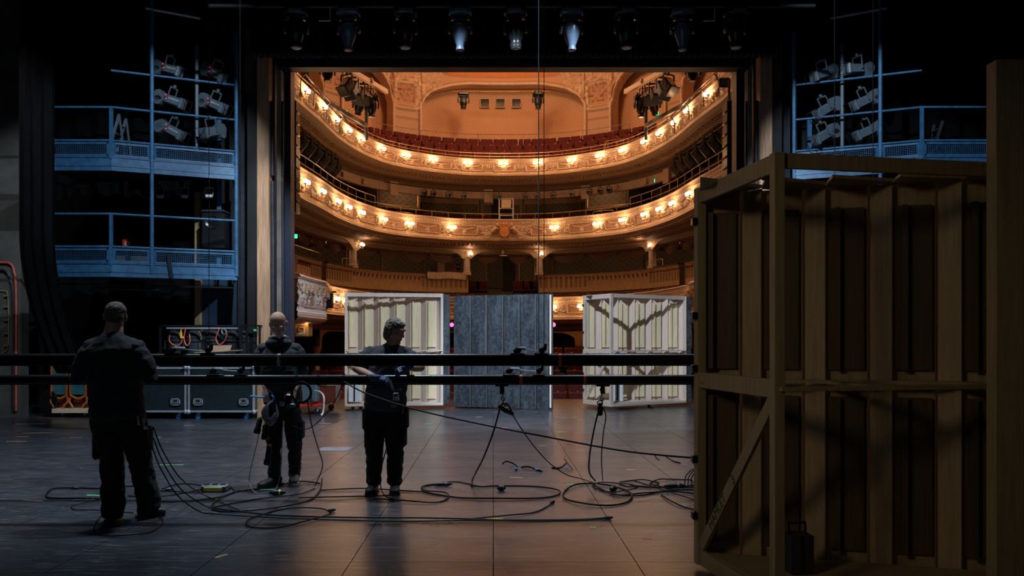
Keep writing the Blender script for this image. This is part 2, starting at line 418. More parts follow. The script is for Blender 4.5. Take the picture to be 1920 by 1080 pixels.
def place_word(i, n):
    """place in a row of n, counted from the nearer end"""
    if n == 1: return 'only'
    if i == 0: return 'leftmost'
    if i == n-1: return 'rightmost'
    return ordw(i)+' from the left' if i < n/2 else ordw(n-1-i)+' from the right'
def cr(pts, k=8):
    """Catmull-Rom through the points"""
    P = [V(p) for p in pts]; P = [P[0]*2-P[1]]+P+[P[-1]*2-P[-2]]; out = []
    for i in range(1, len(P)-2):
        a, b, c, d = P[i-1:i+3]
        for j in range(k):
            t = j/k; out.append(0.5*((2*b)+(c-a)*t+(2*a-5*b+4*c-d)*t*t+(3*b-a-3*c+d)*t**3))
    out.append(P[-2]); return out
# ------------------------------------------------------------------ the stage house
AX = 0.41          # the centre line of the theatre
def mx(X): return 2*AX-X
struct(MB().add([(-13,-2,0),(13,-2,0),(13,19.8,0),(-13,19.8,0),(-13,-2,-.2),(13,-2,-.2),(13,19.8,-.2),(-13,19.8,-.2)],
    [(0,1,2,3),(4,7,6,5),(0,4,5,1),(2,6,7,3),(0,3,7,4),(1,5,6,2)]).build('floor', 'stage_floor', smooth=False))
# proscenium wall with its opening
PY = 16.0; PL, PR, PT = -4.19, 5.02, 7.13
b = MB(); b.bb(-13, PL, PY, PY+0.25, 0, 14); b.bb(PR, 13, PY, PY+0.25, 0, 14); b.bb(PL, PR, PY, PY+0.25, PT, 14)
struct(b.build('wall_proscenium', 'black_paint', smooth=False))
struct(MB().bb(-13.2, -13, -2, 17, 0, 14).build('wall_left', 'black_paint', smooth=False))
struct(MB().bb(13, 13.2, -2, 17, 0, 14).build('wall_right', 'black_paint', smooth=False))
b = MB(); b.bb(-13, -9.16, 15.0, 15.25, 0, 14); b.bb(-9.3, -9.16, 12.6, 15.0, 7.0, 14)
struct(b.build('wall_side_pier', 'grey_wall', smooth=False))
# conduits and cables on the grey pier
for k, (xs, mt, lb) in enumerate([((0, 26, 30), 'cable_red', 'red conduit bending down the grey pier beside the curtain'),
                                  ((0, 18, 25), 'dark_steel', 'grey conduit under the red one on the pier')]):
    y0 = 492+k*14; D = 14.96
    pts = cr([W(xs[0]-40, y0, D), W(xs[0], y0, D), W(xs[1]-8, y0+2, D), W(xs[1], y0+16, D), W(xs[2], y0+60, D), W(xs[2], 770, D)])
    tag(MB().tube(pts, 0.02).build('conduit', mt), lb, 'conduit')
b = MB(); b.tube(cr([W(-30, 545, 14.97), W(5, 545, 14.97), W(14, 552, 14.97), W(16, 600, 14.97), W(15, 650, 14.97), W(3, 662, 14.97)]), 0.008)
for yy in (555, 575, 600, 625, 648): b.bb(W(8, yy, 14.97).x, W(16, yy, 14.97).x, 14.95, 14.99, W(0, yy, 14.97).z-.01, W(0, yy, 14.97).z+.01)
tag(b.build('wall_cable', 'ochre_board'), 'pale cable clipped to the low part of the grey pier', 'cable')

# dark masking beneath the galleries, with navy panel
struct(MB().bb(W(378,0,15.5).x, W(445,0,15.5).x, 15.5, 15.6, 0, W(0,525,15.5).z+1.2).build('trim_1', 'navy_panel', smooth=False))
struct(MB().bb(W(365,0,15.4).x, W(375,0,15.4).x, 15.4, 15.5, 0, W(0,360,15.4).z).build('trim_2', 'ochre_board', smooth=False))
n = [3]
def post(px0, px1, y0, y1, D, m, dep=0.15, sides=(1,)):
    for s in sides:
        a, c = W(px0, y0, D), W(px1, y1, D); xs = sorted((a.x, c.x) if s == 1 else (mx(a.x), mx(c.x)))
        struct(MB().bb(xs[0], xs[1], D, D+dep, max(0, c.z), a.z).build('trim_%d' % n[0], m, smooth=False)); n[0] += 1
B2 = (1, -1)
post(446, 458, 170, 900, 15.3, 'dark_steel', 0.2, B2)
post(459, 478, 45, 900, 15.6, 'concrete', 0.3, B2)
post(482, 504, 70, 900, 14.92, 'brown_board', 0.35, B2)
post(505, 516, 100, 900, 15.2, 'jamb_blue', 0.2, B2)
post(519, 527, 130, 900, 15.0, 'concrete', 0.2, B2)
post(531, 545, 125, 900, 15.7, 'jamb_blue', 0.3, B2)
# vertical pipes on the jambs
for s, lb in ((1, 'left'), (-1, 'right')):
    for px, r, mt, nm in ((511, .045, 'dark_steel', 'thick black pipe'), (530, .022, 'dark_steel', 'thin dark pipe')):
        for (ya, yb, w) in ((190, 330, 'upper'), (340, 760, 'lower')):
            a, c = W(px, ya, 15.05), W(px, yb, 15.05)
            if s < 0: a.x, c.x = mx(a.x), mx(c.x)
            tag(MB().cyl(a, c, r, 12).build('jamb_pipe', mt), '%s, %s length, on the %s jamb of the stage opening' % (nm, w, lb), 'pipe')
# black doorway shadows beside the jambs
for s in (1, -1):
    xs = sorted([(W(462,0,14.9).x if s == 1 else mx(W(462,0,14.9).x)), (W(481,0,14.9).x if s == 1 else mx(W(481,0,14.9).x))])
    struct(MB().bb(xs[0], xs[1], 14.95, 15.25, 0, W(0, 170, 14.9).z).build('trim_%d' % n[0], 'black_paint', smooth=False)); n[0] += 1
# header: steel beam, lintel lip, pleated drape, border cloth
struct(MB().bb(PL-.45, PR+.45, 15.5, 15.7, W(0,127,15.6).z, W(0,108,15.6).z).bb(PL-.4, PR+.4, 15.45, 15.72, W(0,131,15.6).z, W(0,128,15.6).z).build('trim_%d' % n[0], 'dark_steel', smooth=False)); n[0] += 1
b = MB()
for (pa, pb) in ((842, 890), (1036, 1090)): b.bb(W(pa,0,15.8).x, W(pb,0,15.8).x, 15.75, 15.8, W(0,135,15.8).z, W(0,120,15.8).z)
struct(b.build('trim_%d' % n[0], 'navy_panel', smooth=False)); n[0] += 1
def drape(x0, x1, D, z0, z1, amp, per, rag=0.0, name='drape', m='black_velour', edge=None, nv=10):
    nu = int((x1-x0)/per*8)+2; b = MB()
    def P(i, j):
        u = i/(nu-1); x = x0+(x1-x0)*u; v = j/(nv-1)
        zb = z0+rag*noise.noise(V((x*1.3, 3, 0)))
        z = zb+(z1-zb)*v; y = D+amp*math.sin(2*PI*x/per+1.2*noise.noise(V((x, z*.3, 5))))
        if edge: x, z = edge(u, v)
        return (x, y, z)
    b.grid(P, nu, nv)
    o = b.build(name, m); md = o.modifiers.new('solid', 'SOLIDIFY'); md.thickness = 0.006; return o
tag(drape(PL-.4, PR+.4, 14.6, W(0,108,14.6).z, 8.2, 0.035, 0.11, 0, 'pleated_curtain', 'black_paint'), 'pleated black house curtain gathered above the stage opening', 'curtain')
tag(drape(-5.1, 5.9, 13.5, W(0,60,13.5).z, 8.6, 0.05, 0.8, 0.05, 'border_cloth', 'black_velour'), 'wide black border cloth with frayed hem behind the moving heads', 'curtain')
for s, lb in ((1, 'left'), (-1, 'right')):
    xs = sorted((W(440,0,13.4).x, W(525,0,13.4).x)); xs = xs if s == 1 else sorted((mx(xs[0]), mx(xs[1])))
    tag(drape(xs[0], xs[1], 13.35, W(0,54,13.35).z, 8.4, .03, .3, .02, 'border_cloth', 'black_velour'), 'short grey border cloth end with pale hem at the %s of the stage opening' % lb, 'curtain')
# hanging swagged leg at the left
def leg_edge(u, v):
    py = 700-v*760; t = max(0, (py-430)/270)
    xl = 35+t*t*70; xr = 103+t*t*60
    p = W(xl+(xr-xl)*u, py, 12.6); return p.x, p.z
tag(drape(-7.8, -7.1, 12.6, 0, 1, 0.04, 0.2, 0, 'leg_curtain', 'black_velour', leg_edge, 40), 'black leg curtain swept aside between the grey pier and the gallery', 'curtain')
# backstage darkness behind galleries: wall of dark curtain
tag(drape(-9.2, -5.6, 15.85, 0, 9.5, 0.05, 0.4, 0, 'backing_curtain', 'black_velour'), 'black backing curtain behind the gallery left of the stage opening', 'curtain')
tag(drape(mx(-5.6), mx(-9.2)+2, 15.85, 0, 9.5, 0.05, 0.4, 0, 'backing_curtain', 'black_velour'), 'black backing curtain behind the gallery right of the stage opening', 'curtain')

# ------------------------------------------------------------------ lighting galleries
def gallery(s):
    side = 'left' if s == 1 else 'right'
    f = (lambda p: V(p)) if s == 1 else (lambda p: V((mx(p[0]), p[1], p[2])))
    A, B, C, E = (-8.2, 13.7), (-6.77, 13.7), (-6.16, 13.95), (-4.82, 14.5)
    E2, A2 = (-5.1, 15.2), (-8.2, 15.4)
    root = thing('lighting_gallery', 'blue steel two-deck lighting gallery at the %s of the stage opening' % side, 'gallery', f((-6.5, 14.4, 0)))
    for zb in (2.63, 4.51):
        poly = [A, B, C, E, E2, A2]; b = MB(); top = [f((x, y, zb+.20)) for x, y in poly]; bot = [f((x, y, zb+.14)) for x, y in poly]
        b.rings([bot, top]); b.build('deck', 'dark_steel', root, smooth=False)
        b = MB()
        for p, q in ((A, B), (B, C), (C, E), (E, E2)):
            b.bar(f((*p, zb+.12)), f((*q, zb+.12)), .03, .25)
            b.bar(f((*p, zb+.09)), f((*q, zb+.09)), .05, .03); b.bar(f((*p, zb+.235)), f((*q, zb+.235)), .06, .02)
        b.build('fascia', 'blue_paint', root, smooth=False)
        for p, q in ((A, B), (B, C), (C, E)):
            P0, P1 = V((*p, 0)), V((*q, 0)); d = (P1-P0); ln = d.length; d.normalize()
            z0, z1 = zb+.25, zb+.50; a0, a1 = .05, ln-.05
            fr = MB()
            for (u0, u1, zz) in ((a0, a1, z0+.02), (a0, a1, z1-.02)): fr.bar(f(P0+d*u0+V((0,0,zz))), f(P0+d*u1+V((0,0,zz))), .03, .035)
            for u in (a0, a1): fr.bar(f(P0+d*u+V((0,0,z0))), f(P0+d*u+V((0,0,z1))), .04, .03)
            fo = fr.build('mesh_panel', 'blue_paint', root, smooth=False)
            wm = MB(); k = 0
            nn = int((a1-a0)/.034)
            for i in range(1, nn): u = a0+(a1-a0)*i/nn; wm.bar(f(P0+d*u+V((0,0,z0))), f(P0+d*u+V((0,0,z1))), .0045, .0045)
            for i in range(1, 8): zz = z0+(z1-z0)*i/8; wm.bar(f(P0+d*a0+V((0,0,zz))), f(P0+d*a1+V((0,0,zz))), .0045, .0045)
            wm.build('wire_mesh', 'blue_paint', fo, smooth=False)
        for zr in ((zb+.53, zb+1.11) if zb < 4 else (zb+.53, zb+1.12, zb+1.77)):
            pts = [f((*p, zr)) for p in (A, B, C, E)]
            if zr > zb+1.5: pts = pts[1:]
            MB().tube(pts, .021, 10).build('handrail', 'blue_paint', root)
        MB().bar(f((*B, zb+.2)), f((*B, zb+1.11)), .05, .05).build('post', 'blue_paint', root, smooth=False)
    for p, top in ((C, 8.0), (E, 7.45)):
        MB().cyl(f((*p, 2.7)), f((*p, top)), .036, 12).build('post', 'blue_paint', root)
    MB().bar(f((-5.35, 15.1, 2.7)), f((-5.35, 15.1, 5.8)), .08, .05).build('post', 'blue_paint', root, smooth=False)
    MB().tube([f((-6.25, 13.9, 7.47)), f((-4.75, 14.5, 7.40))], .025, 10).build('top_rail', 'aluminium', root)
    return root
gallery(1); gallery(-1)

# lighting stands (vertical pipes) on the galleries
FIX = {}
def spot_fixture(kind):
    """ellipsoidal lantern pointing along +X, yoke hangs it from above; origin at the yoke clamp"""
    root = thing('stage_lantern', 'grey zoom lantern', 'spotlight', (0, 0, 0))
    b = MB().m(0)
    # lamp house: eight-sided drum seen from the side, with louvres
    for (cx_, cz_, r) in ((-.22, -.24, .105), (-.2, -.33, .085)):
        b.cyl((cx_, -.075, cz_), (cx_, .075, cz_), r, 8)
    for i in range(5):
        for zc in (-.215, -.325):
            b.bar((-.285+i*.028, -.079, zc-.028), (-.275+i*.028, -.079, zc+.028), .003, .012)
    b.build('lamp_house', 'fixture_grey', root, smooth=False)
    q = MB(); q.bevbox((.10, 0, -.26), (.36, .17, .17), .02); q.bevbox((-.10, 0, -.265), (.10, .12, .12), .02)
    q.bar((-.05, -.09, -.31), (.24, -.09, -.31), .014, .02); q.bevbox((.25, 0, -.26), (.05, .2, .2), .015)
    q.build('lens_barrel', 'fixture_grey', root)
    t = MB(); t.text('DNIZOOM', .045, (.115, -.0868, -.235), (1, 0, 0), (0, 0, 1), ext=.0008)
    t.build('lettering', 'ink_white', root, smooth=False)
    fr = MB()
    for (y, z) in ((-.1, -.36), (.1, -.36), (-.1, -.16), (.1, -.16)):
        fr.bar((.27, y, z), (.37, y, z), .004, .012)
    for y in (-.1, .1): fr.bar((.37, y, -.36), (.37, y, -.16), .008, .008)
    for z in (-.36, -.16): fr.bar((.37, -.1, z), (.37, .1, z), .008, .008)
    fr.build('colour_frame', 'black_metal', root, smooth=False)
    y_ = MB(); y_.bar((0, -.11, -.27), (0, -.11, -.03), .03, .008, (1, 0, 0)); y_.bar((0, .11, -.27), (0, .11, -.03), .03, .008, (1, 0, 0)); y_.bar((0, -.11, -.03), (0, .11, -.03), .03, .01, (1,0,0)); y_.bevbox((0, 0, 0), (.05, .05, .06), .01)
    y_.build('yoke', 'fixture_grey', root)
    k = MB(); k.cyl((-.04, -.13, -.2), (-.04, -.115, -.2), .009, 8); k.cyl((0, -.135, -.27), (0, -.115, -.27), .009, 8)
    k.build('knob', 'knob_red_glow', root)
    return root
proto_fix = spot_fixture(0); first = [True]
def put_fix(px, py, D, yaw, pitch, label, group, sc=1.0, flip=False):
    c = W(px, py, D); R = Matrix.Rotation(yaw, 3, 'Z') @ Matrix.Rotation(pitch, 3, 'Y')
    loc = c-R @ V((.03, 0, -.26))*sc
    o = proto_fix if first[0] else copy_thing(proto_fix, loc)
    first[0] = False; o.location = loc; o.rotation_euler = (R).to_euler(); o['label'] = label; o['group'] = group; o.scale = (sc, sc, sc)
    return o
gl = 'lanterns on the left gallery'; gr = 'lanterns on the right gallery'
for px, py, D, yaw, pit, lb in [
    (318, 131, 14.3, -.25, .30, 'grey zoom lantern high on the left gallery, just right of its inner post, barely lit'),
    (404, 138, 14.5, -.45, .55, 'grey zoom lantern at the top right of the left gallery beside the outer post'),
    (322, 189, 14.2, -.15, .35, 'grey zoom lantern in the middle tier of the left gallery beside its inner post'),
    (402, 196, 14.4, -.35, .45, 'grey zoom lantern in the middle tier of the left gallery near its outer post'),
    (322, 245, 14.2, -.2, .50, 'grey zoom lantern lowest beside the inner post of the left gallery')]:
    put_fix(px, py, D, yaw, pit, lb, gl, 1.0)
put_fix(397, 247, 14.3, -1.9, .35, 'grey zoom lantern turned towards the camera above the left gallery mesh', gl, 1.0)
for px, py, D, yaw, pit, lb in [
    (1542, 139, 14.4, PI+.4, .35, 'dark zoom lantern at the top left of the right gallery by its outer post'),
    (1606, 130, 14.2, PI+.3, .10, 'grey zoom lantern at the top of the right gallery, pointing nearly level'),
    (1548, 205, 14.4, PI+.3, .55, 'grey zoom lantern in the middle tier of the right gallery near its outer post'),
    (1620, 190, 14.2, PI+.15, .45, 'grey zoom lantern in the middle tier of the right gallery beside its inner post'),
    (1545, 254, 14.3, PI+.35, .50, 'grey zoom lantern lowest near the outer post of the right gallery'),
    (1626, 247, 14.2, PI+.1, .42, 'grey zoom lantern lowest beside the inner post of the right gallery')]:
    put_fix(px, py, D, yaw, pit, lb, gr)
for px, lb in ((369, 'left'), (1579, 'right')):
    tag(MB().cyl(W(px, 285, 14.35), W(px, 85, 14.35), .035, 12).build('stand_pipe', 'fixture_grey'), 'pale vertical boom pipe rising through the lanterns of the %s gallery' % lb, 'pipe')
# loudspeaker and signs and ladders
def put(b, name, m, label, cat, smooth=True, group=None, bevel=0): return tag(b.build(name, m, smooth=smooth, bevel=bevel), label, cat, group)
sp = thing('loudspeaker', 'black loudspeaker standing on the lower deck of the left gallery', 'loudspeaker', W(399, 470, 15.0))
p = W(399, 428, 14.9); MB().bevbox(p+V((0, .15, -.05)), (.44, .36, .72), .03).build('cabinet', 'black_metal', sp)
MB().bevbox(p+V((0, .15, .33)), (.45, .37, .06), .02).build('cabinet_top', 'dark_steel', sp)
MB().lathe([(.14, 0), (.13, -.02), (.09, .0), (.04, .03)], p+V((0, -.03, .12)), (0, 1, 0), 20).build('horn', 'black_metal', sp)
for px, py, sz, D, lb in ((238, 457, .17, 15.3, 'red fire sign on the dark wall above the lower handrail of the left gallery'), (237, 494, .11, 15.35, 'small red sign seen through the lower mesh of the left gallery')):
    c = W(px, py, D); r = thing('fire_sign', lb, 'sign', c-V((0, 0, sz/2)))
    MB().box(c, (sz, .01, sz)).build('sign_plate', 'red_sign', r, smooth=False)
    q = MB(); q.torus(c+V((.02*sz, -.007, 0)), sz*.22, sz*.05, (0, 1, 0), 16, 5); q.box(c+V((sz*.3, -.007, sz*.2)), (sz*.2, .003, sz*.2)); q.build('pictogram', 'ink_white', r)
struct(MB().bb(W(218,0,15.4).x, W(278,0,15.4).x, 15.4, 15.5, 2.7, W(0,480,15.4).z).build('trim_%d' % n[0], 'grey_wall', smooth=False)); n[0] += 1
put(MB().bar(W(315, 475, 14.0), W(322, 521, 14.0), .06, .02, (0,1,0)), 'plank', 'dark_steel', 'short scuffed dark plank leaning over the lower edge of the left gallery', 'plank', False)
def stepladder(px, py0, py1, D, lb, m):
    r = thing('stepladder', lb, 'ladder', W(px, py1, D)); a = W(px+8, py0, D)
    for k, (dx, dy) in enumerate(((-16, 0), (8, .25))):
        for q in (-.13, .13):
            MB().bar(a+V((0, q, 0)), W(px+dx, py1, D)+V((0, q+dy, 0)), .02, .045).build('rail', m, r, smooth=False)
    b = MB()
    for k in range(1, 5): c = a.lerp(W(px-16, py1, D), k/5); b.box(c, (.06, .26, .015))
    b.build('tread', m, r, smooth=False)
    return r
stepladder(222, 218, 304, 13.9, 'pale folded stepladder leaning on the upper deck of the left gallery', 'fixture_grey')
stepladder(1752, 230, 304, 13.9, 'dim stepladder standing on the upper deck of the right gallery', 'dark_steel')
# small work lamps under the upper deck
def worklamp(px, py, D, lb):
    c = W(px, py, D); r = thing('flood_lamp', lb, 'lamp', c)
    MB().bevbox(c, (.12, .08, .06), .01).build('housing', 'weight_grey', r)
    MB().tube([c+V((-.07, 0, 0)), c+V((-.08, 0, .16)), c+V((.08, 0, .16)), c+V((.07, 0, 0))], .006).build('bracket', 'aluminium', r)
for px, lb in ((300, 'leftmost'), (346, 'middle'), (392, 'rightmost')): worklamp(px, 368, 14.7, '%s small floodlight hung under the upper deck of the left gallery' % lb)
# cable coil hung on the left gallery
b = MB()
for k in range(4): b.torus(W(398, 262+k*2, 14.2), .10+.01*k, .007, (0, 1, .1), 24, 5)
# fluorescent pipe beneath left gallery
put(MB().cyl(W(180, 540, 14.2), W(298, 543, 14.2), .03, 10).cyl(W(200, 540, 14.2), W(200, 507, 14.2), .01, 6).cyl(W(280, 542, 14.2), W(280, 507, 14.2), .01, 6), 'pipe', 'dark_steel', 'dark horizontal pipe hung below the lower deck of the left gallery', 'pipe')
put(MB().cyl(W(100, 532, 14.0), W(437, 540, 14.4), .014, 8), 'pipe', 'black_metal', 'thin long pipe with tape marks under the left gallery', 'pipe')

# ------------------------------------------------------------------ header batten and moving heads
D0 = 12.5
zb = W(0, 11, D0).z
put(MB().cyl((-4.6, D0, zb), (5.2, D0, zb), .03, 12), 'lighting_batten', 'black_paint', 'long dark batten across the top of the stage carrying the moving heads', 'batten')
for i, x in enumerate((-3.6, -1.2, 1.6, 4.4)): put(MB().cyl((x, D0, zb), (x, D0, 13.8), .004, 6), 'suspension_wire', 'black_metal', 'wire carrying the moving head batten, %s' % place_word(i, 4), 'wire')
struct(MB().bb(-13, 13, -2, 16, 13.8, 13.95).build('ceiling_stage', 'black_paint', smooth=False))
def moving_head(kind):
    r = thing('moving_head', 'x', 'stage light', (0, 0, 0))
    MB().bevbox((0, 0, -.10), (.36, .26, .12), .03).build('base', 'head_grey' if kind else 'black_metal', r)
    q = MB(); q.bevbox((0, -.135, -.10), (.22, .012, .06), .005)
    for i in range(5): q.cyl((-.08+i*.03, -.143, -.1), (-.08+i*.03, -.14, -.1), .006, 6)
    q.build('display', 'fixture_grey', r)
    y = MB(); y.bevbox((0, 0, -.18), (.38, .14, .05), .02)
    for s in (-1, 1): y.loft([((s*.17, 0, -.18), .02, .07), ((s*.185, 0, -.3), .022, .07), ((s*.175, 0, -.42), .02, .05)], (1,0,0), 12, 4)
    y.build('yoke', 'black_metal', r)
    if kind:
        MB().lathe([(.03, -.18), (.09, -.20), (.13, -.26), (.14, -.36), (.125, -.46), (.09, -.56), (.062, -.63), (.06, -.66), (.07, -.665), (.068, -.70), (.05, -.705)], n=24).build('head', 'head_grey', r)
        MB().lathe([(.132, -.27), (.15, -.275), (.155, -.32), (.145, -.33)], n=24).build('collar', 'black_metal', r)
    else:
        MB().lathe([(.05, -.19), (.11, -.21), (.125, -.27), (.125, -.42), (.115, -.5), (.09, -.55), (.088, -.62), (.095, -.63), (.09, -.66), (.06, -.665)], n=24).build('head', 'black_metal', r)
        q = MB()
        for i in range(10): a = 2*PI*i/10; q.bar((.127*math.cos(a), .127*math.sin(a), -.28), (.127*math.cos(a), .127*math.sin(a), -.42), .012, .01)
        q.build('cooling_fin', 'black_metal', r)
        MB().lathe([(.075, -.655), (.07, -.67), (.02, -.675)], n=20).build('lens', 'aluminium', r)
    for s in (-1, 1): MB().bevbox((s*.1, 0, -.02), (.05, .06, .09), .01).build('clamp', 'black_metal', r)
    return r
hx = [555, 653, 760, 863, 967, 1072, 1175, 1280, 1380]
pr = {}
for i, px in enumerate(hx):
    kind = i % 2; loc = W(px, 13, D0)
    if i == 4: loc.z -= 0.0
    if kind not in pr: o = moving_head(kind); pr[kind] = o; o.location = loc
    else: o = copy_thing(pr[kind], loc)
    o.rotation_euler = (0, 0, (.12, -.1, .2, 0, -.15, .1, 0, -.1, .2)[i])
    o['label'] = '%s %s moving head of nine on the top batten' % (place_word(i, 9), 'smooth' if kind else 'dark ribbed')
    o['group'] = 'moving heads on the top batten'
for px, lb in ((612, 'left'), (1333, 'right')):
    p = W(px, 11, 12.5); put(MB().tube([p, p+V((.06, 0, 0)), p+V((.06, 0, -.24)), p+V((-.12, 0, -.24))], .012, 8), 'hanging_bracket', 'aluminium', 'bare metal hanging bracket on the top batten, %s side' % lb, 'bracket')

# ------------------------------------------------------------------ suspension wires and the two long battens
DN, DF = 6.64, 7.42
for px, D, t, lb in ((392, DN, 13.8, 'dark wire carrying the upper batten in front of the left gallery'), (1020, DN, 13.8, 'dark wire carrying the upper batten, second from the middle of the stage opening'),
               (450, DF, 13.8, 'bright wire carrying the lower batten beside the left gallery'), (1010, DF, 13.8, 'bright wire carrying the lower batten in the middle of the stage opening')):
    x = W(px, 0, D).x; zz = 1.36 if D == DN else 1.15
    put(MB().cyl((x, D, zz), (x, D, t), .0032 if D == DN else .005, 6), 'suspension_wire', 'black_metal' if D == DN else 'steel_wire', lb, 'wire')
for px, D, lb in ((1637, DN, 'thin wire in front of the right gallery, the one nearer its inner post'), (1565, DF, 'bright wire in front of the right gallery lanterns, nearer the stage opening')):
    x = W(px, 0, D).x; put(MB().cyl((x, D, 1.36 if D == DN else 1.15), (x, D, 13.8), .0035, 6), 'suspension_wire', 'steel_wire', lb, 'wire')
def long_batten(D, z, h, lb):
    r = thing('flying_batten', lb, 'batten', (0, D, z))
    prof = []
    for a in range(0, 181, 20): prof.append((h*.32*math.cos(math.radians(a)), h*.18+h*.32*math.sin(math.radians(a))))
    prof += [(-h*.32, -.02*h), (-h*.2, -.06*h), (-h*.2, -.26*h), (-h*.3, -.3*h), (-h*.3, -h*.5), (h*.3, -h*.5), (h*.3, -.3*h), (h*.2, -.26*h), (h*.2, -.06*h), (h*.32, -.02*h)]
    b = MB(); b.rings([[V((x, D+py_, z+pz)) for py_, pz in prof] for x in (-9, 9)])
    b.build('profile', 'batten_black', r)
    return r
bu = long_batten(DN, W(0, 674.5, DN).z, .105, 'upper of the two long black battens, the nearer one, crossing the whole stage')
bl = long_batten(DF, W(0, 712, DF).z, .095, 'lower of the two long black battens, the farther one, with small white length ticks')
zU, zL = W(0, 674.5, DN).z, W(0, 712, DF).z
b = MB()
for i in range(118):
    x = -4.75+i*.098
    hh = .022 if i % 5 == 0 else .010
    b.box((x, DF-.021, zL-.020), (.003, .003, hh))
b.bar((-8, DF-.030, zL-.0345), (8, DF-.030, zL-.0345), .002, .002)
b.build('length_tick', 'weight_grey', bl, smooth=False)
MB().bar((-9, DN-.0335, zU-.047), (9, DN-.0335, zU-.047), .003, .003).build('edge_highlight', 'fixture_grey', bu, smooth=False)  # grey strip stands in for the highlight along the lower lip
def band(D, px, z, m, par, name='marking_tape', h=.11, w=.034):
    x = W(px, 0, D).x; MB().bevbox((x, D, z-.002), (w, .075, h), .01).build(name, m, par)
band(DN, 524, zU, 'weight_grey', bu, h=.108); band(DN, 1050, zU, 'tape_orange', bu, h=.108)
band(DF, 977, zL, 'tape_orange', bl, h=.098); band(DF, 1097, zL, 'tape_orange', bl, h=.098)
# clamps hanging under the lower batten with shackles
def clamp(px, lb):
    x = W(px, 0, DF).x; r = thing('batten_clamp', lb, 'clamp', (x, DF, zL-.05))
    MB().bevbox((x, DF, zL-.055), (.13, .06, .018), .004).build('plate', 'black_metal', r)
    MB().bevbox((x, DF, zL-.10), (.042, .03, .075), .006).build('lug', 'black_metal', r)
    return x
clamp(941, 'small black clamp under the lower batten in front of the slate flat'); clamp(1130, 'small black clamp under the lower batten in front of the pale wooden flat at right')
x = W(1055, 0, DN).x; put(MB().bevbox((x, DN, zU-.075), (.09, .06, .03), .008).bevbox((x, DN, zU-.10), (.05, .04, .04), .008), 'batten_clamp', 'black_metal', 'small black clamp under the upper batten next to its orange tape', 'clamp')
# turnbuckles lying on the battens
def turnbuckle(px0, px1, py, D, lb):
    a, c = W(px0, py, D), W(px1, py, D); L_ = (c-a).length; r = thing('wire_tensioner', lb, 'tensioner', (a+c)/2-V((0, 0, .03)))
    z0 = V((0, 0, 1))
    MB().box(a+V((.02, 0, -.012)), (.12, .05, .006)).box(c+V((-.04, 0, -.012)), (.12, .05, .006)).build('foot_plate', 'black_metal', r, smooth=False)
    MB().loft([(a+V((0, 0, 0)), .015, .02), (a+V((.03, 0, .015)), .025, .03), (a+V((.05, 0, .02)), .02, .02)], (0, 1, 0), 10).build('anchor', 'black_metal', r)
    MB().tube(cr([a+V((.04, 0, .03)), a+V((L_*.3, 0, .028)), a+V((L_*.36, 0, .022))]), [.014]*16+[.006], 8).build('turnbuckle', 'steel_wire', r)
    MB().tube(cr([a+V((L_*.35, 0, .022)), a+V((L_*.6, 0, .012)), a+V((L_*.8, 0, .01)), c+V((-.03, 0, .025))]), .004, 6).build('wire', 'steel_wire', r)
    MB().loft([(c+V((-.05, 0, 0)), .012, .03), (c+V((-.01, 0, .03)), .012, .02), (c+V((.0, 0, .07)), .01, .008)], (0, 1, 0), 10).build('hook', 'black_metal', r)
turnbuckle(965, 1024, 659.5, DN, 'steel wire tensioner on top of the upper batten in front of the slate flat')
turnbuckle(950, 1018, 697.5, DF, 'steel wire tensioner on top of the lower batten in front of the slate flat')
turnbuckle(395, 458, 697.5, DF, 'steel wire tensioner on top of the lower batten in front of the flight cases')
turnbuckle(318, 398, 659.5, DN, 'steel wire tensioner on top of the upper batten in front of the lamp rack')
for i, (px, lb) in enumerate(((557, 'the coil of cable hangs from it'), (598, 'hanging just right of the coil'), (645, 'where the long sloping cable starts'))):
    x = W(px, 0, DF).x; r = thing('cable_strap', 'strap over the lower batten, %s' % lb, 'strap', (x, DF, zL-.06))
    MB().bevbox((x, DF, zL), (.022, .078, .115), .008).build('webbing', 'black_velour', r)
    MB().bevbox((x, DF-.037, zL+.03), (.024, .008, .03), .003).build('buckle', 'fixture_grey', r)
# ------------------------------------------------------------------ auditorium: horseshoe ring shared by the balconies
half = [(5.75, 16.9), (5.6, 18.5), (5.55, 20), (5.35, 21.8), (5.15, 24), (4.65, 26), (3.8, 27.5), (1.95, 28.75), (0, 29.05)]
ctrl = [(AX-u, d, 0) for u, d in half]+[(AX+u, d, 0) for u, d in half[::-1][1:]]
_r = cr(ctrl, 24); _l = [0]
for i in range(1, len(_r)): _l.append(_l[-1]+(_r[i]-_r[i-1]).length)
RL = _l[-1]
import bisect
def ring(s):
    s = min(max(s, 0), RL-1e-6); i = min(bisect.bisect_right(_l, s)-1, len(_r)-2); t = (s-_l[i])/max(1e-9, _l[i+1]-_l[i])
    p = _r[i].lerp(_r[i+1], t); a = _r[max(i-3, 0)]; c = _r[min(i+4, len(_r)-1)]
    d = (c-a).normalized(); return p, V((-d.y, d.x, 0))     # outward normal
def rp(s, off, z): p, n_ = ring(s); q = p+n_*off; return V((q.x, q.y, z))
def px_of(p): return CX+p.x/p.y*F
_cache = {}
def s_at(px, off):
    key = off
    if key not in _cache: _cache[key] = [(px_of(rp(RL*i/800, off, 0)), RL*i/800) for i in range(801)]
    t = _cache[key]; best = min(t, key=lambda q: abs(q[0]-px)+ (0 if True else 0)); return best[1]
MID = RL/2
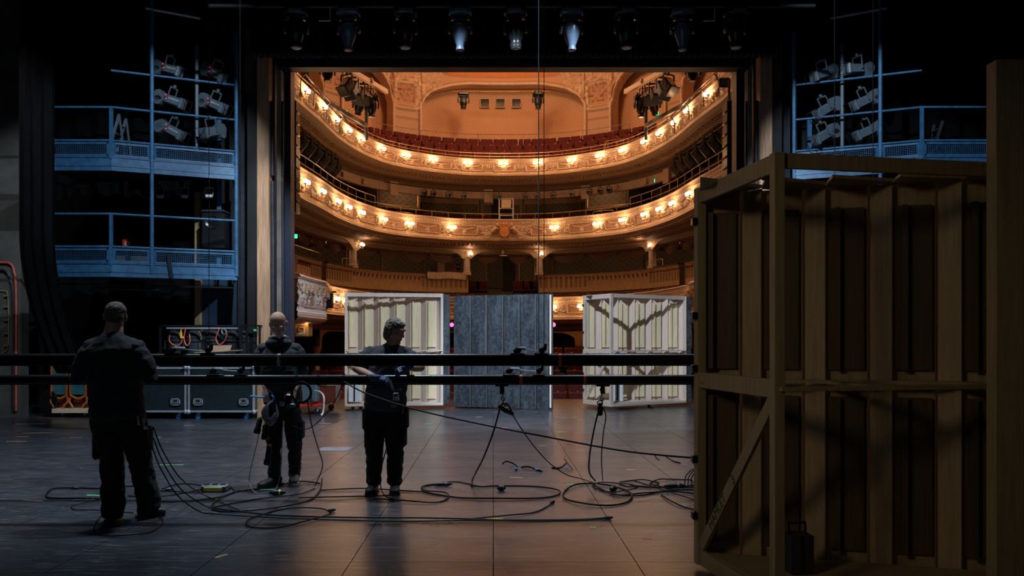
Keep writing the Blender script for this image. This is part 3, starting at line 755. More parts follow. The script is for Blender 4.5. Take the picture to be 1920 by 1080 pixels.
def sweep(mb, prof, s0, s1, ds=0.12, cap=True):
    n_ = max(2, int((s1-s0)/ds)+1)
    return mb.rings([[rp(s0+(s1-s0)*i/(n_-1), o, z) for o, z in prof] for i in range(n_)], cap)
def sweep_open(mb, prof, s0, s1, ds=0.12):
    n_ = max(2, int((s1-s0)/ds)+1)
    return mb.rings([[rp(s0+(s1-s0)*i/(n_-1), o, z) for o, z in prof] for i in range(n_)], False, False)
G2 = lambda d, w_: math.exp(-(d/w_)**2)
def relief(x, y, P, H, s, rich):
    """height of the stucco, x across one panel, y from its middle"""
    v = y/H+.5; h = 0; raised = 0
    if v > .84: h = .05+.02*(v > .93)+.018*(math.sin(s*2*PI/.10) > 0)*(v < .92); raised = 1
    elif v > .78: h = .022; raised = 1
    elif v < .10: h = .05; raised = 1
    elif v < .18: h = .02+.010*math.sin(s*2*PI/.08); raised = 1
    else:
        ax = abs(x); a, c, r = P*.33, H*.24, .07
        qx, qy = ax-a+r, abs(y+.02*H)-c+r
        d = math.hypot(max(qx, 0), max(qy, 0))+min(max(qx, qy), 0)-r
        k = G2(d, .016); h += .045*k; raised = max(raised, k)
        yy = .16*H-.15*H*(1-(x/(.28*P))**2)
        if ax < .28*P: k = G2(y-yy, .020); h += .045*k*(.7+.3*math.sin(s*60)); raised = max(raised, k*.9)
        rr = math.hypot(x, y+.12*H)
        if rr < .09: k = 1-rr/.09; h += .06*k*(.8+.3*math.cos(6*math.atan2(y+.12*H, x))); raised = 1
        for sx in (-1, 1):
            ex, ey = x-sx*P*.40, y; rr = math.hypot(ex, ey*.8); th = math.atan2(ey, ex*sx)
            if rr < .16*max(1, H/.6):
                k = (.5+.5*math.cos(rr*90-th*2))*(1-rr/(.16*max(1, H/.6))); h += .065*k*rich; raised = max(raised, min(1, k*1.6))
        nn = noise.noise(V((s*14, y*16, 3)))
        if d > .02: h += .035*max(0, nn); raised = max(raised, .75 if nn > .05 else .45)
    return h, raised
def front_panel(parent, name, z0, z1, s0, s1, P, ph, mat, off=0.0, rich=1.0, offf=None, tilt=0.0):
    H = z1-z0; nu = int((s1-s0)/.018)+1; nv = 37; vs = []; at = []
    for i in range(nu):
        s = s0+(s1-s0)*i/(nu-1); x = (((s-MID)/P+ph+.5) % 1-.5)*P
        for j in range(nv):
            y = (j/(nv-1)-.5)*H; h, r = relief(x, y, P, H, s, rich)
            bulge = -.05*math.sin(PI*j/(nv-1))
            oo = off+(offf(s) if offf else 0)
            vs.append(tuple(rp(s, oo+bulge-h+tilt*(y/H+.5), (z0+z1)/2+y))); at.append(r)
    b = MB(); b.v = vs; b.f = [(i*nv+j, (i+1)*nv+j, (i+1)*nv+j+1, i*nv+j+1) for i in range(nu-1) for j in range(nv-1)]; b.mi = [0]*len(b.f)
    return b.build(name, mat, parent, attr=at)
def railing(parent, s0, s1, off, z0, h, ds=0.62, rows=(1.0,), r=.014, m='rail_metal'):
    b = MB(); n_ = int((s1-s0)/ds)
    for i in range(n_+1): s = s0+(s1-s0)*i/n_; b.cyl(rp(s, off, z0), rp(s, off, z0+h), r*.9, 6)
    for k in rows: b.tube([rp(s0+(s1-s0)*i/(n_*3), off, z0+h*k) for i in range(n_*3+1)], r, 6)
    return b.build('railing', m, parent)

def balcony(label, zt, zb, P, ph, D_int, ztop_back, depth, s0, s1, mat='relief_warm', sof=True):
    r = thing('balcony', label, 'balcony', rp(MID, 0, zb))
    front_panel(r, 'relief_front', zb, zt, s0, s1, P, ph, mat)
    b = MB(); sweep(b, [(-.09, zt), (.16, zt), (.16, zt+.05), (-.11, zt+.05), (-.13, zt+.025)], s0, s1)
    b.build('cushioned_rim', 'cream_stucco', r)
    b = MB()
    sweep_open(b, [(-.06, zb+.0), (-.08, zb-.03), (-.02, zb-.07), (.06, zb-.10), (.06, zb-.13), (.22, zb-.16), (.34, zb-.22), (.5, zb-.24)], s0, s1)
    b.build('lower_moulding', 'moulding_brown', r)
    b = MB(); n_ = int((s1-s0)/.14)
    for i in range(n_):
        s = s0+(s1-s0)*(i+.5)/n_; a = rp(s, .13, zb-.155); p, nn = ring(s); b.bar(a, a+nn*.16+V((0, 0, -.05)), .07, .05)
    b.build('dentils', 'moulding_brown', r, smooth=False)
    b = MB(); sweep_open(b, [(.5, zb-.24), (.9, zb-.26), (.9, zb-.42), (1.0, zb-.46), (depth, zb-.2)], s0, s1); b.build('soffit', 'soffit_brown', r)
    fo = (-.16, .27, .72) if zt > 8 else (-.60, -.60, -.29) if zt > 5 else (-.65, -.65, -.65)
    b = MB(); sweep_open(b, [(.1, zt+fo[0]), (1.5, zt+fo[0]), (1.5, zt+fo[1]), (2.3 if zt > 8 else 1.5, zt+fo[1]), (2.3 if zt > 8 else 1.5, zt+fo[2]), (depth, zt+fo[2])], s0, s1)
    b.build('stepped_floor', 'carpet_dark', r, smooth=False)
    return r
S0, S1 = 0.0, RL
Z3t, Z3b = 8.24, 7.70
Z2t, Z2b = 5.98, 5.26
Z1t, Z1b = 3.06, 2.30
b3 = balcony('top tier of the theatre, cream stucco front lit by globe lamps, under the orange arches', Z3t, Z3b, 1.22, 0, 0, 9.1, 3.9, S0, S1)
railing(b3, S0+3, S1-3, .05, Z3t+.05, .24, .55, (1.0, .5), .012)
b2 = balcony('middle tier of the theatre, cream stucco front with a shield at its centre', Z2t, Z2b, 1.5, .0, 0, 6.3, 4.0, S0, S1)
railing(b2, s_at(705, 0), s_at(1180, 0), .05, Z2t+.05, .22, .62, (1.0,), .012)
for a, c in ((s_at(560, 0), s_at(705, 0)), (s_at(1180, 0), s_at(1362, 0))): railing(b2, a, c, .05, Z2t+.05, .42, .62, (1.0, .45), .012)
b1 = balcony('lowest tier of the theatre, cream stucco front half hidden behind the scenery flats', Z1t, Z1b, 1.7, .25, 0, 3.1, 3.3, s_at(595, 0), RL-s_at(595, 0))
# plain beam under the upper tiers
for par, zt, zl, ofs in ((b3, Z3b-.42, Z3b-.72, .9),):
    b = MB(); sweep(b, [(ofs, zt), (ofs+.15, zt), (ofs+.15, zl), (ofs, zl)], S0, S1)
for i in range(26):
    s = MID+(i-12.5)*1.1
    if 0 < s < RL: a = rp(s, .84, Z3b-.60); p, nn = ring(s); b.bar(a+V((0,0,.22)), a+V((0, 0, -.28)), .34, .10, nn) if i % 3 == 0 else b.bar(a+V((0,0,.1)), a+V((0,0,-.08)), .16, .06, nn)
b.build('beam', 'cream_stucco', b3)
# gold hand rails at the stair heads
def rail_loop(px0, px1, y0, y1, D, lb):
    pts = [W(px0, y1, D), W(px0, y0+5, D), W(px0+4, y0, D), W(px1-4, y0+3*(1 if px1 < CX else -1), D), W(px1, y0+8*(1 if px1 < CX else 0), D), W(px1, y1+4, D)]
    b = MB().tube(cr(pts, 4), .016, 6); m_ = (px0+px1)/2; b.cyl(W(m_-12, y0+1, D), W(m_-12, y1, D), .012, 6)
    put(b, 'stair_rail', 'brass', lb, 'handrail')
rail_loop(738, 775, 397, 413, 28.35, 'brass stair rail left of centre on the middle tier')
rail_loop(1112, 1150, 397, 411, 28.35, 'brass stair rail right of centre on the middle tier')
rail_loop(713, 748, 264, 287, 27.5, 'brass stair rail left of centre on the top tier')
rail_loop(1135, 1169, 264, 284, 27.5, 'brass stair rail right of centre on the top tier')

# beam and segmental arches under the middle tier, carried by the columns
COLS = [(663, 27.2), (875, 30.0), (1012, 30.0), (1222, 27.2)]
cols_s = [s_at(px, .95) for px, _ in COLS]
b = MB(); n_ = 420; rs = []
ends = [S0]+cols_s+[S1]
def arch_z(s):
    for a, c in zip(ends, ends[1:]):
        if a <= s <= c:
            m_ = (a+c)/2; hw = (c-a)/2-.16; t = min(1, abs(s-m_)/hw)
            k = max(0, (t-(1-.9/hw))/(.9/hw)); return 4.98-.34*(1-math.sqrt(max(0, 1-k*k)))
    return 4.98
for i in range(n_):
    s = S0+(S1-S0)*i/(n_-1); z = arch_z(s); rs.append([rp(s, .86, 5.06), rp(s, .86, z), rp(s, 1.12, z), rp(s, 1.12, 5.06)])
b.rings(rs, True); b.build('arched_beam', 'ochre_stucco', b2)
for i, ((px, D), s) in enumerate(zip(COLS, cols_s)):
    c = rp(s, .98, 0); lb = ['leftmost', 'left of the two central', 'right of the two central', 'rightmost'][i]
    r = thing('column', 'fluted cream column under the middle tier, %s' % lb+('' if 'central' in lb else ' of the four'), 'column', V((c.x, c.y, 4.0)))
    b = MB(); nf = 40; rs = []
    for z, q in ((4.12, .15), (4.16, .135), (4.3, .13), (4.6, .125), (4.72, .12)):
        rs.append([V((c.x+math.cos(2*PI*k/nf)*q*(1-.07*(k % 4 == 0)), c.y+math.sin(2*PI*k/nf)*q*(1-.07*(k % 4 == 0)), z)) for k in range(nf)])
    b.rings(rs); b.build('shaft', 'cream_stucco', r, smooth=False)
    MB().lathe([(.18, 4.02), (.18, 4.06), (.155, 4.08), (.165, 4.12), (.14, 4.15)], (c.x, c.y, 0), n=20).build('base', 'cream_stucco', r)
    q = MB(); q.lathe([(.12, 4.70), (.15, 4.72), (.13, 4.75), (.17, 4.86), (.19, 4.9), (.17, 4.92)], (c.x, c.y, 0), n=20).box((c.x, c.y, 4.95), (.42, .34, .08))
    for k in range(8): a = 2*PI*k/8; q.ball((c.x+.17*math.cos(a), c.y+.17*math.sin(a), 4.87), .035, 8, 6)
    q.build('capital', 'cream_stucco', r)
# draped swags between the columns
va = thing('swag_valance', 'row of draped fabric swags hanging under the middle tier between the columns', 'curtain', rp(MID, 1.3, 4.6))
for a, c in zip(ends[0:1]+cols_s, cols_s+[S1]):
    lo, hi = a+.25, c-.25
    if a == cols_s[1]: segs = [(lo, lo+.85), (hi-.85, hi)]
    else: k = max(1, int((hi-lo)/.86)); segs = [(lo+(hi-lo)*j/k, lo+(hi-lo)*(j+1)/k) for j in range(k)]
    for (u0, u1) in segs:
        if px_of(rp((u0+u1)/2, 1.25, 0)) < 535 or px_of(rp((u0+u1)/2, 1.25, 0)) > 1400: continue
        b = MB()
        def Pf(i, j, u0=u0, u1=u1):
            u = i/16; v = j/20; s = u0+(u1-u0)*u; dr = math.sin(PI*u)**.7
            z = 4.93-v*(.10+.36*dr); o = 1.22-.05*math.sin(v*5*2*PI)*dr-.04*dr
            return rp(s, o, z)
        b.grid(Pf, 17, 21); o = b.build('swag', 'swag_cloth', va)
# box parapets behind the lowest tier
def parapet(lb, s0, s1, off=.95, zt=4.02, zb=3.34, flip=False):
    r = thing('box_parapet', lb, 'balcony', rp((s0+s1)/2, off, zb))
    b = MB(); sweep(b, [(off, zb), (off, zt-.06), (off-.03, zt-.05), (off-.03, zt), (off+.18, zt), (off+.18, zb)], s0, s1); wl_ = b
    b = MB(); sweep(b, [(off-.06, zt), (off+.2, zt), (off+.2, zt+.05), (off-.06, zt+.05)], s0, s1); b.build('cushioned_rim', 'dark_olive', r)
    b = MB(); n_ = int((s1-s0)/.155)
    f2 = MB().m(2); b.m(1)
    for i in range(n_):
        s = s0+(s1-s0)*(i+.5)/n_; p, nn = ring(s)
        t = (s-s0)/(s1-s0); t = 1-t if flip else t
        a = rp(s, off-.004, 0)
        if .28 < t < .72:
            b.box(V((a.x, a.y, zt-.16))-nn*.004, (.10, .02, .05)); b.ball(V((a.x, a.y, zt-.22))-nn*.004, (.028, .02, .045), 6, 6)
            b.box(V((a.x, a.y, zt-.12))-nn*.004, (.15, .02, .015))
        else:
            f2.bar(V((a.x, a.y, zt-.20)), V((a.x, a.y, zt-.50)), .075, .012, nn); b.bar(V((a.x, a.y, zt-.10))-nn*.005, V((a.x, a.y, zt-.17))-nn*.005, .12, .02, nn)
    wl_.merge(b).merge(f2); wl_.build('parapet_wall', ['ochre_stucco', 'mahogany', 'soffit_brown'], r, smooth=False)
    return r
parapet('long parapet of the box left of the central aisle, frieze of slots and drops', s_at(612, .95), s_at(877, .95))
parapet('long parapet of the box right of the central aisle, frieze of slots and drops', s_at(1010, .95), s_at(1274, .95))
parapet('short box parapet at the far left beside the stage opening', s_at(540, .95), s_at(603, .95))
parapet('short box parapet at the far right, mostly hidden by the near scenery unit', s_at(1285, .95), s_at(1345, .95))
for a, c, lb in ((545, 600, 'far left box parapet'), (642, 672, 'left box parapet below the first column'), (1213, 1243, 'right box parapet beside the rightmost column')):
    r_ = MB(); sa, sc = s_at(a, 1.0), s_at(c, 1.0); pts = [rp(sa, 1.0, 4.08), rp(sa, 1.0, 4.30)]+[rp(sa+(sc-sa)*k/5, 1.0, 4.32) for k in range(1, 5)]+[rp(sc, 1.0, 4.3), rp(sc, 1.0, 4.08)]
    put(r_.tube(pts, .014, 6), 'box_rail', 'brass', 'thin brass rail on the %s' % lb, 'handrail')
# proscenium boxes with garland stucco, stage light whitened into their colour
for s_, lb, a, c in ((1, 'left', s_at(520, 0), s_at(600, 0)), (-1, 'right', RL-s_at(600, 0), RL-s_at(520, 0))):
    e = c if s_ == 1 else a
    fo = lambda s, e=e: -.42*min(1, math.sqrt(min(1, abs(s-e)/1.1)))-.02
    r = thing('stage_box', 'bulging white stucco box front with garlands at the %s edge of the stage opening' % lb, 'balcony', rp((a+c)/2, -.4, 2.2))
    front_panel(r, 'relief_front', 2.12, 3.02, a, c, 1.5, .3, 'relief_stage_lit', 0, 1.6, fo)
    b = MB(); nn = 60
    for prof, nm, mt in (([(-.10, 3.0), (-.14, 3.05), (-.08, 3.1), (.3, 3.1)], 'cornice', 'white_stucco'), ([(-.02, 2.12), (-.08, 2.08), (-.02, 2.0), (.15, 1.95), (.25, 1.93), (.8, 1.93)], 'underside', 'cream_stucco')):
        b = MB(); b.rings([[rp(a+(c-a)*i/nn, o+fo(a+(c-a)*i/nn), z) for o, z in prof] for i in range(nn+1)], False, False); b.build(nm, mt, r)
    b = MB()
    for k in range(9):
        s = a+(c-a)*(k+.5)/9; b.tube([rp(s+t*(c-a)/9, fo(s+t*(c-a)/9)-.10, 2.88-.18*(1-4*t*t)) for t in (-.5, -.33, -.16, 0, .16, .33, .5)], .03, 6)
        for q in range(22): t = random.random()-.5; b.ball(rp(s+t*(c-a)/10, fo(s)-.12, 2.88-.18*(1-4*t*t)+random.uniform(-.05, .03)), (random.uniform(.02, .05), .03, random.uniform(.015, .035)), 7, 5)
    b.build('garland', 'cream_stucco', r)
    q = W(563, 617, 20.3); q.x = q.x if s_ == 1 else mx(q.x)
    k = thing('key_bracket', 'gilded square bracket with a spiral key pattern under the %s stage box' % lb, 'bracket', q-V((0, 0, .25)))
    MB().bevbox(q+V((0, .25, 0)), (.42, .5, .42), .03).build('block', 'gilt', k)
    t = MB(); pts = [(.12, .12), (-.12, .12), (-.12, -.12), (.10, -.12), (.10, .04), (-.04, .04), (-.04, -.05), (.03, -.05)]
    for u, v in zip(pts, pts[1:]): t.bar(q+V((u[0], -.01, u[1])), q+V((v[0], -.01, v[1])), .03, .03, (0, 1, 0))
    t.build('spiral_key', 'cream_stucco', k, smooth=False)

# ------------------------------------------------------------------ lamps on the tier fronts
def wall_lamp(glob):
    r = thing('globe_lamp', 'x', 'lamp', (0, 0, 0))
    b = MB(); b.ball((0, -.02, 0), (.06, .03, .08), 10, 6)
    for s in (-1, 1): b.tube(cr([(0, -.03, .02), (s*.06, -.11, -.03), (s*.125, -.14, .0), (s*.125, -.14, .045)]), .012, 6); b.lathe([(.03, .04), (.045, .05), (.05, .07)], (s*.125, -.14, 0), n=10)
    b.build('bracket', 'cream_stucco', r)
    for s in (-1, 1): MB().lathe([(.03, .06), (.062, .09), (.075, .13), (.068, .17), (.04, .20), (.01, .205)], (s*.125, -.14, 0), n=12).build('globe', glob, r)
    return r
protos = {}
def lamps(lst, z, glob, power, tier, off=-.06, zoff=0, col=(1, .52, .24)):
    nn = len(lst)
    for i, px in enumerate(lst):
        s = s_at(px, -.1); p, nrm = ring(s); loc = rp(s, off, z)
        if glob not in protos: o = wall_lamp(glob); protos[glob] = o; o.location = loc
        else: o = copy_thing(protos[glob], loc)
        ang = math.atan2(nrm.y, nrm.x)-PI/2; o.rotation_euler = (0, 0, ang)
        o.scale = (.88, .88, .88); o['label'] = '%s pair of lit globes on %s' % (place_word(i, nn), tier); o['group'] = 'globe lamps on '+tier
        lamp('globe_light', 'POINT', loc-nrm*.24+V((0, 0, .13)), power, col, None, 0.06)
lamps([570, 603, 627, 650, 675, 713, 760, 812, 877, 943, 1010, 1073, 1127, 1170, 1212, 1240, 1268, 1293, 1330], 7.98, 'globe_lit', 6.5, 'the top tier front')
lamps([570, 601, 630, 650, 675, 717, 767, 847, 1040, 1121, 1170, 1212, 1240, 1264, 1296], 5.56, 'globe_lit', 6.5, 'the middle tier front')
lamps([628, 645, 1037, 1093, 1300], 2.62, 'globe_lit', 6.5, 'the lowest tier front')
for i, s in enumerate(cols_s):
    o = copy_thing(protos['globe_lit'], rp(s, .72, 4.72)); o.scale = (.8, .8, .8)
    o['label'] = 'small pair of globes above the column capital, %s of the four' % ['leftmost', 'second', 'third', 'rightmost'][i]; o['group'] = 'globe lamps on the columns'
    lamp('globe_light', 'POINT', rp(s, .38, 4.9), 2.5, (1, .55, .35), None, .06)

for k in range(7): s = MID+(k-3)*3.0; lamp('under_tier_fill', 'POINT', rp(s, 1.5, 4.75), 4, (1, .6, .35), None, .08)  # both rows are added unseen points that lift the dark rear walls
for k in range(7): s = MID+(k-3)*3.0; lamp('under_tier_fill', 'POINT', rp(s, 1.25, 7.2), 5, (1, .6, .35), None, .08)
# crest with two putti at the centre of the middle tier
r = thing('crest', 'stucco shield with crown held by two reclining putti at the centre of the middle tier', 'ornament', rp(MID, -.1, Z2b))
c = rp(MID, -.16, 5.60)
pr_ = [(-.20, .18), (-.12, .22), (0, .19), (.12, .22), (.20, .18), (.17, .05), (.19, -.08), (.12, -.2), (0, -.27), (-.12, -.2), (-.19, -.08), (-.17, .05)]
b = MB(); b.rings([[c+V((x*k, y, z*k)) for x, z in pr_] for k, y in ((1, .1), (1.03, 0), (.9, -.06), (.8, -.045), (.4, -.07), (.1, -.08))]); b.build('shield', 'orange_plaster', r)
b = MB(); b.torus(c+V((0, -.02, .22)), .10, .02, (0, 0, 1), 16, 6)
for k in range(5): a = (k-2)*.05; b.cyl(c+V((a, -.03, .22)), c+V((a*1.3, -.03, .31)), .014, 6); b.ball(c+V((a*1.3, -.03, .32)), .02, 6, 5)
b.build('crown', 'gilt', r)
for s in (-1, 1):
    b = MB(); f = lambda x, z, y=0: c+V((s*x, -.03+y, z))
    b.loft([(f(.30, .10), .05, .05), (f(.40, .03), .065, .06), (f(.50, -.06), .06, .055)], (0, 1, 0), 10)
    b.ball(f(.27, .21), .055, 10, 8); b.loft([(f(.32, .12), .025, .025), (f(.24, .06, -.04), .02, .02)], (0, 1, 0), 8)
    b.loft([(f(.36, .12), .025, .025), (f(.50, .16), .02, .02), (f(.56, .10), .018, .018)], (0, 1, 0), 8)
    for q in (0, .07): b.loft([(f(.50, -.06-q), .04, .04), (f(.64+q*.6, -.12-q), .035, .03), (f(.80-q, -.10-q*2), .02, .02)], (0, 1, 0), 8)
    b.build('putto', 'cream_stucco', r)

# ------------------------------------------------------------------ auditorium walls and ceiling
def wallsweep(name, off, z0, z1, m, ds=.3):
    b = MB(); sweep(b, [(off, z0), (off, z1), (off+.15, z1), (off+.15, z0)], S0, S1, ds); return struct(b.build(name, m))
wallsweep('wall_rear_upper', 4.0, 7.3, 13.5, 'scale_orange')
wallsweep('wall_rear_middle', 4.1, 4.8, 7.6, 'scale_olive')
wallsweep('wall_rear_lower', 3.6, 2.8, 5.0, 'scale_olive')
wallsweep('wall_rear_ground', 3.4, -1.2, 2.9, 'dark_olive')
# arcade over the top tier
OFA = 3.15
ops = [(545, 604), (641, 735), (790, 1096), (1149, 1244), (1283, 1342)]
ops_s = [(s_at(a, OFA), s_at(c, OFA)) for a, c in ops]
tops = [12.15, 12.35, 12.15, 12.35, 12.15]
spr = [10.9, 11.0, 11.1, 11.0, 10.9]
def arc(s):
    for (a, c), t, q in zip(ops_s, tops, spr):
        if a < s < c:
            m_ = (a+c)/2; hw = (c-a)/2; u = abs(s-m_)/hw
            rad = min(1.0, 1.3/hw) if hw > 2 else 1.0
            k = max(0, (u-(1-rad))/rad); return q+(t-q)*math.sqrt(max(0, 1-k*k))
    return 9.0
b = MB(); rs = []; at = []; ss = [S0+RL*i/1400 for i in range(1401)]
for (a, c) in ops_s: ss += [a-.001, a+.001, c-.001, c+.001]
ss.sort()
NVA = 100
for s in ss:
    z0 = arc(s); col = []; pq = px_of(rp(s, OFA, 0)); zT = 13.4-1.0*max(0, min(1, (128-abs(pq-943))/25.0))
    for j in range(NVA):
        z = z0+(zT-z0)*j/(NVA-1)
        nn = noise.noise(V((s*5, z*5, 7))); n2 = noise.noise(V((s*12, z*12, 1)))
        h = 0; r_ = .2
        dz = z-z0
        near = G2(dz-.05, .06) if z0 > 9.5 else 0
        h += .06*near
        if z > 11.2 and z0 < 11.9 or z > 12.5: h += .09*max(0, nn)+.10*max(0, n2); r_ = .8 if n2 > 0 else .2
        # pier ornament: tall cartouche
        for (l, rr_) in zip([o[1] for o in ops_s[:-1]], [o[0] for o in ops_s[1:]]):
            m_ = (l+rr_)/2; x = s-m_
            if abs(x) < .8:
                qx, qy = abs(x)-.30+.15, abs(z-11.45)-.45+.15; d = math.hypot(max(qx, 0), max(qy, 0))+min(max(qx, qy), 0)-.15
                h += .05*G2(d, .03)+.07*G2(d-.14, .05); r_ = max(r_, G2(d, .04), G2(d-.14, .07))
                if z < 10.75 and abs(x) < .55:
                    d2 = max(abs(x)-.42, abs(z-10.0)-.5); h += .03*G2(d2, .025)
                    h += .03*G2(z-10.7-.1*math.cos(x*3), .03)
                if d < -.05: h -= .01; r_ = .0
        col.append(rp(s, OFA-h*1.5, z)); at.append(r_)
    b.v += [tuple(p) for p in col]
nv = NVA
b.f = [(i*nv+j, (i+1)*nv+j, (i+1)*nv+j+1, i*nv+j+1) for i in range(len(ss)-1) for j in range(nv-1)]; b.mi = [0]*len(b.f)
struct(b.build('wall_arcade', 'relief_warm', attr=at))
b = MB(); b.rings([[rp(s, OFA-.03, arc(s)), rp(s, OFA+.55, arc(s))] for s in ss], False, False); struct(b.build('trim_%d' % n[0], 'cream_stucco')); n[0] += 1
for (a, c), t, q in zip(ops_s, tops, spr):
    b = MB(); pts = [rp(a-.03, OFA-.07, 9.6), rp(a-.03, OFA-.07, q)]+[rp(a+(c-a)*i/60, OFA-.07, arc(min(max(a+(c-a)*i/60, a+.002), c-.002))) for i in range(61)]+[rp(c+.03, OFA-.07, q), rp(c+.03, OFA-.07, 9.6)]
    b.tube(pts, .06, 8); struct(b.build('trim_%d' % n[0], 'cream_stucco')); n[0] += 1
# ceiling: coved vault rising towards the stage
b = MB(); rs = [[rp(RL*i/160, o, z) for o, z in ((3.3, 12.42), (2.95, 12.9), (2.0, 13.6), (.4, 14.0), (-1.5, 14.2))] for i in range(161)]
b.rings(rs, False, False); b.add([(-6, 15, 14.2), (7, 15, 14.2), (7, 30, 14.2), (-6, 30, 14.2)], [(0, 1, 2, 3)])
struct(b.build('ceiling', 'orange_plaster', smooth=False))
struct(MB().add([(-8, 19.8, -1.0), (9, 19.8, -1.0), (9, 33.5, .4), (-8, 33.5, .4)], [(0, 1, 2, 3)]).build('floor_auditorium', 'carpet_dark', smooth=False))
struct(MB().bb(-13, 13, 19.7, 19.8, -1.2, 0).build('trim_%d' % n[0], 'mahogany', smooth=False)); n[0] += 1
# small control windows and openings high on the rear wall
for i, (px, py, w_, h_) in enumerate([(909, 193, 17, 16), (938, 193, 17, 16), (968, 193, 17, 16), (1039, 197, 10, 9), (1063, 195, 10, 10)]):
    D = 32.9; p = W(px, py, D); r = bpy.data.objects.new('window_%d' % (i+1), None); COL.objects.link(r); r.location = p; struct(r)
    a, c = w_*D/F/2, h_*D/F/2
    MB().bar(p+V((-a, 0, -c)), p+V((a, 0, -c)), .03, .03).bar(p+V((-a, 0, c)), p+V((a, 0, c)), .03, .03).bar(p+V((-a, 0, -c)), p+V((-a, 0, c)), .03, .03).bar(p+V((a, 0, -c)), p+V((a, 0, c)), .03, .03).build('window_frame', 'cream_stucco', r, smooth=False)
    MB().box(p+V((0, .02, 0)), (2*a, .02, 2*c)).build('pane', 'black_paint', r, smooth=False)
    if i < 3: MB().box(p+V((0, 0, -c*.45)), (2*a, .02, c*.8)).bar(p+V((-a, -.01, c*.15)), p+V((a, -.01, c*.15)), .02, .03).build('blind', 'concrete', r, smooth=False)
# curved bar at the foot of the orange wall and the rails on the wall
b = MB(); sa, sc = s_at(818, 3.3), s_at(1070, 3.3)
railing(b3, s_at(700, 2.6), s_at(1180, 2.6), 2.6, 9.5, .42, 1.3, (1.0,), .014)
# projecting booths on the middle tier
for (a, c), lb in (((707, 788), 'left'), ((1097, 1178), 'right')):
    z0, z1 = W(0, 400, 31.2).z-.02, W(0, 334, 31.2).z; sa, sc = s_at(a, 2.2), s_at(c, 2.2)
    pa, pc = rp(sa, 2.2, 0), rp(sc, 2.2, 0)
    r = thing('control_booth', 'panelled dark booth at the back of the middle tier, %s of centre' % lb, 'booth', V(((pa.x+pc.x)/2, (pa.y+pc.y)/2, z0)))
    b = MB(); d = (pc-pa); nn = V((-d.y, d.x, 0)).normalized()
    for (lo_, hi_) in ((z0, z1),):
        q = [pa, pc, pc+nn*1.2, pa+nn*1.2]; b.rings([[V((t.x, t.y, lo_)) for t in q], [V((t.x, t.y, hi_)) for t in q]])
    b.build('booth_wall', 'scale_olive', r, smooth=False)
    b = MB(); f = lambda t, z: V((*(pa+d*t-nn*.015).xy, z))
    for (t0, q0, t1, q1) in ((.06, z0+.12, .94, z0+.12), (.06, z1-.22, .94, z1-.22), (.06, z0+.12, .06, z1-.22), (.94, z0+.12, .94, z1-.22)): b.bar(f(t0, q0), f(t1, q1), .03, .03)
    b.build('gilt_border', 'gilt', r, smooth=False)
# gilt frames on the dark rear walls
def wall_frame(px0, px1, y0, y1, off):
    s0, s1 = s_at(px0, off), s_at(px1, off); b = MB()
    D_ = rp((s0+s1)/2, off, 0).y; z1, z0 = W(0, y0, D_).z, W(0, y1, D_).z
    for z in (z0, z1): b.tube([rp(s0+(s1-s0)*i/6, off-.03, z) for i in range(7)], .022, 6)
    for s in (s0, s1): b.tube([rp(s, off-.03, z0), rp(s, off-.03, z1)], .022, 6)
    struct(b.build('trim_%d' % n[0], 'gilt')); n[0] += 1
wall_frame(795, 897, 362, 408, 4.05); wall_frame(578, 652, 320, 372, 4.05); wall_frame(1232, 1304, 320, 372, 4.05); wall_frame(985, 1090, 362, 408, 4.05)
wall_frame(716, 796, 474, 514, 3.55); wall_frame(582, 650, 466, 510, 3.55); wall_frame(880, 910, 478, 526, 3.55); wall_frame(974, 1004, 478, 526, 3.55); wall_frame(1035, 1205, 474, 512, 3.55)
# doors at the back of the central aisle and on the tiers
def rdoor(px0, px1, y0, y1, off, m, i):
    s0, s1 = s_at(px0, off), s_at(px1, off); D_ = rp((s0+s1)/2, off, 0).y; z1, z0 = W(0, y0, D_).z, W(0, y1, D_).z
    b = MB(); sweep(b, [(off, z0), (off, z1), (off+.05, z1), (off+.05, z0)], s0, s1, .4); struct(b.build('door_%d' % i, m, smooth=False))
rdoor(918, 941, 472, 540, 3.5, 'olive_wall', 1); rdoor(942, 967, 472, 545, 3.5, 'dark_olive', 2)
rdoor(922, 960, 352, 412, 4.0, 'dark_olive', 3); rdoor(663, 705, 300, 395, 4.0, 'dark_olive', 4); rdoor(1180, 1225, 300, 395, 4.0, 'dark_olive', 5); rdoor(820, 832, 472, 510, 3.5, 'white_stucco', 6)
# pillars at the back of the middle tier
for px, lb in ((903, 'left'), (978, 'right')):
    D = 31.5; put(MB().cyl(W(px, 412, D), W(px, 350, D), .10, 16), 'pillar', 'olive_wall', 'plain dark pillar at the back of the middle tier, %s of the white frame' % lb, 'column')
# exit lights
for px, py, D, lb in ((647, 211, 26.5, 'on the upper left beside a small door'), (1230, 213, 26.5, 'on the upper right of the top tier'), (912, 372, 30.5, 'at the centre of the middle tier'),
                      (1231, 339, 27.0, 'at the right of the middle tier'), (552, 443, 22.5, 'under the middle tier at the far left'), (977, 484, 30.3, 'under the middle tier right of the central doors')):
    p = W(px, py, D); r = thing('exit_sign', 'small glowing green exit light %s' % lb, 'sign', p)
    MB().bevbox(p+V((0, .03, 0)), (.22, .06, .16), .02).build('housing', 'dark_olive', r)
    MB().bevbox(p+V((0, -.01, 0)), (.18, .03, .12), .01).build('lit_panel', 'exit_green', r)
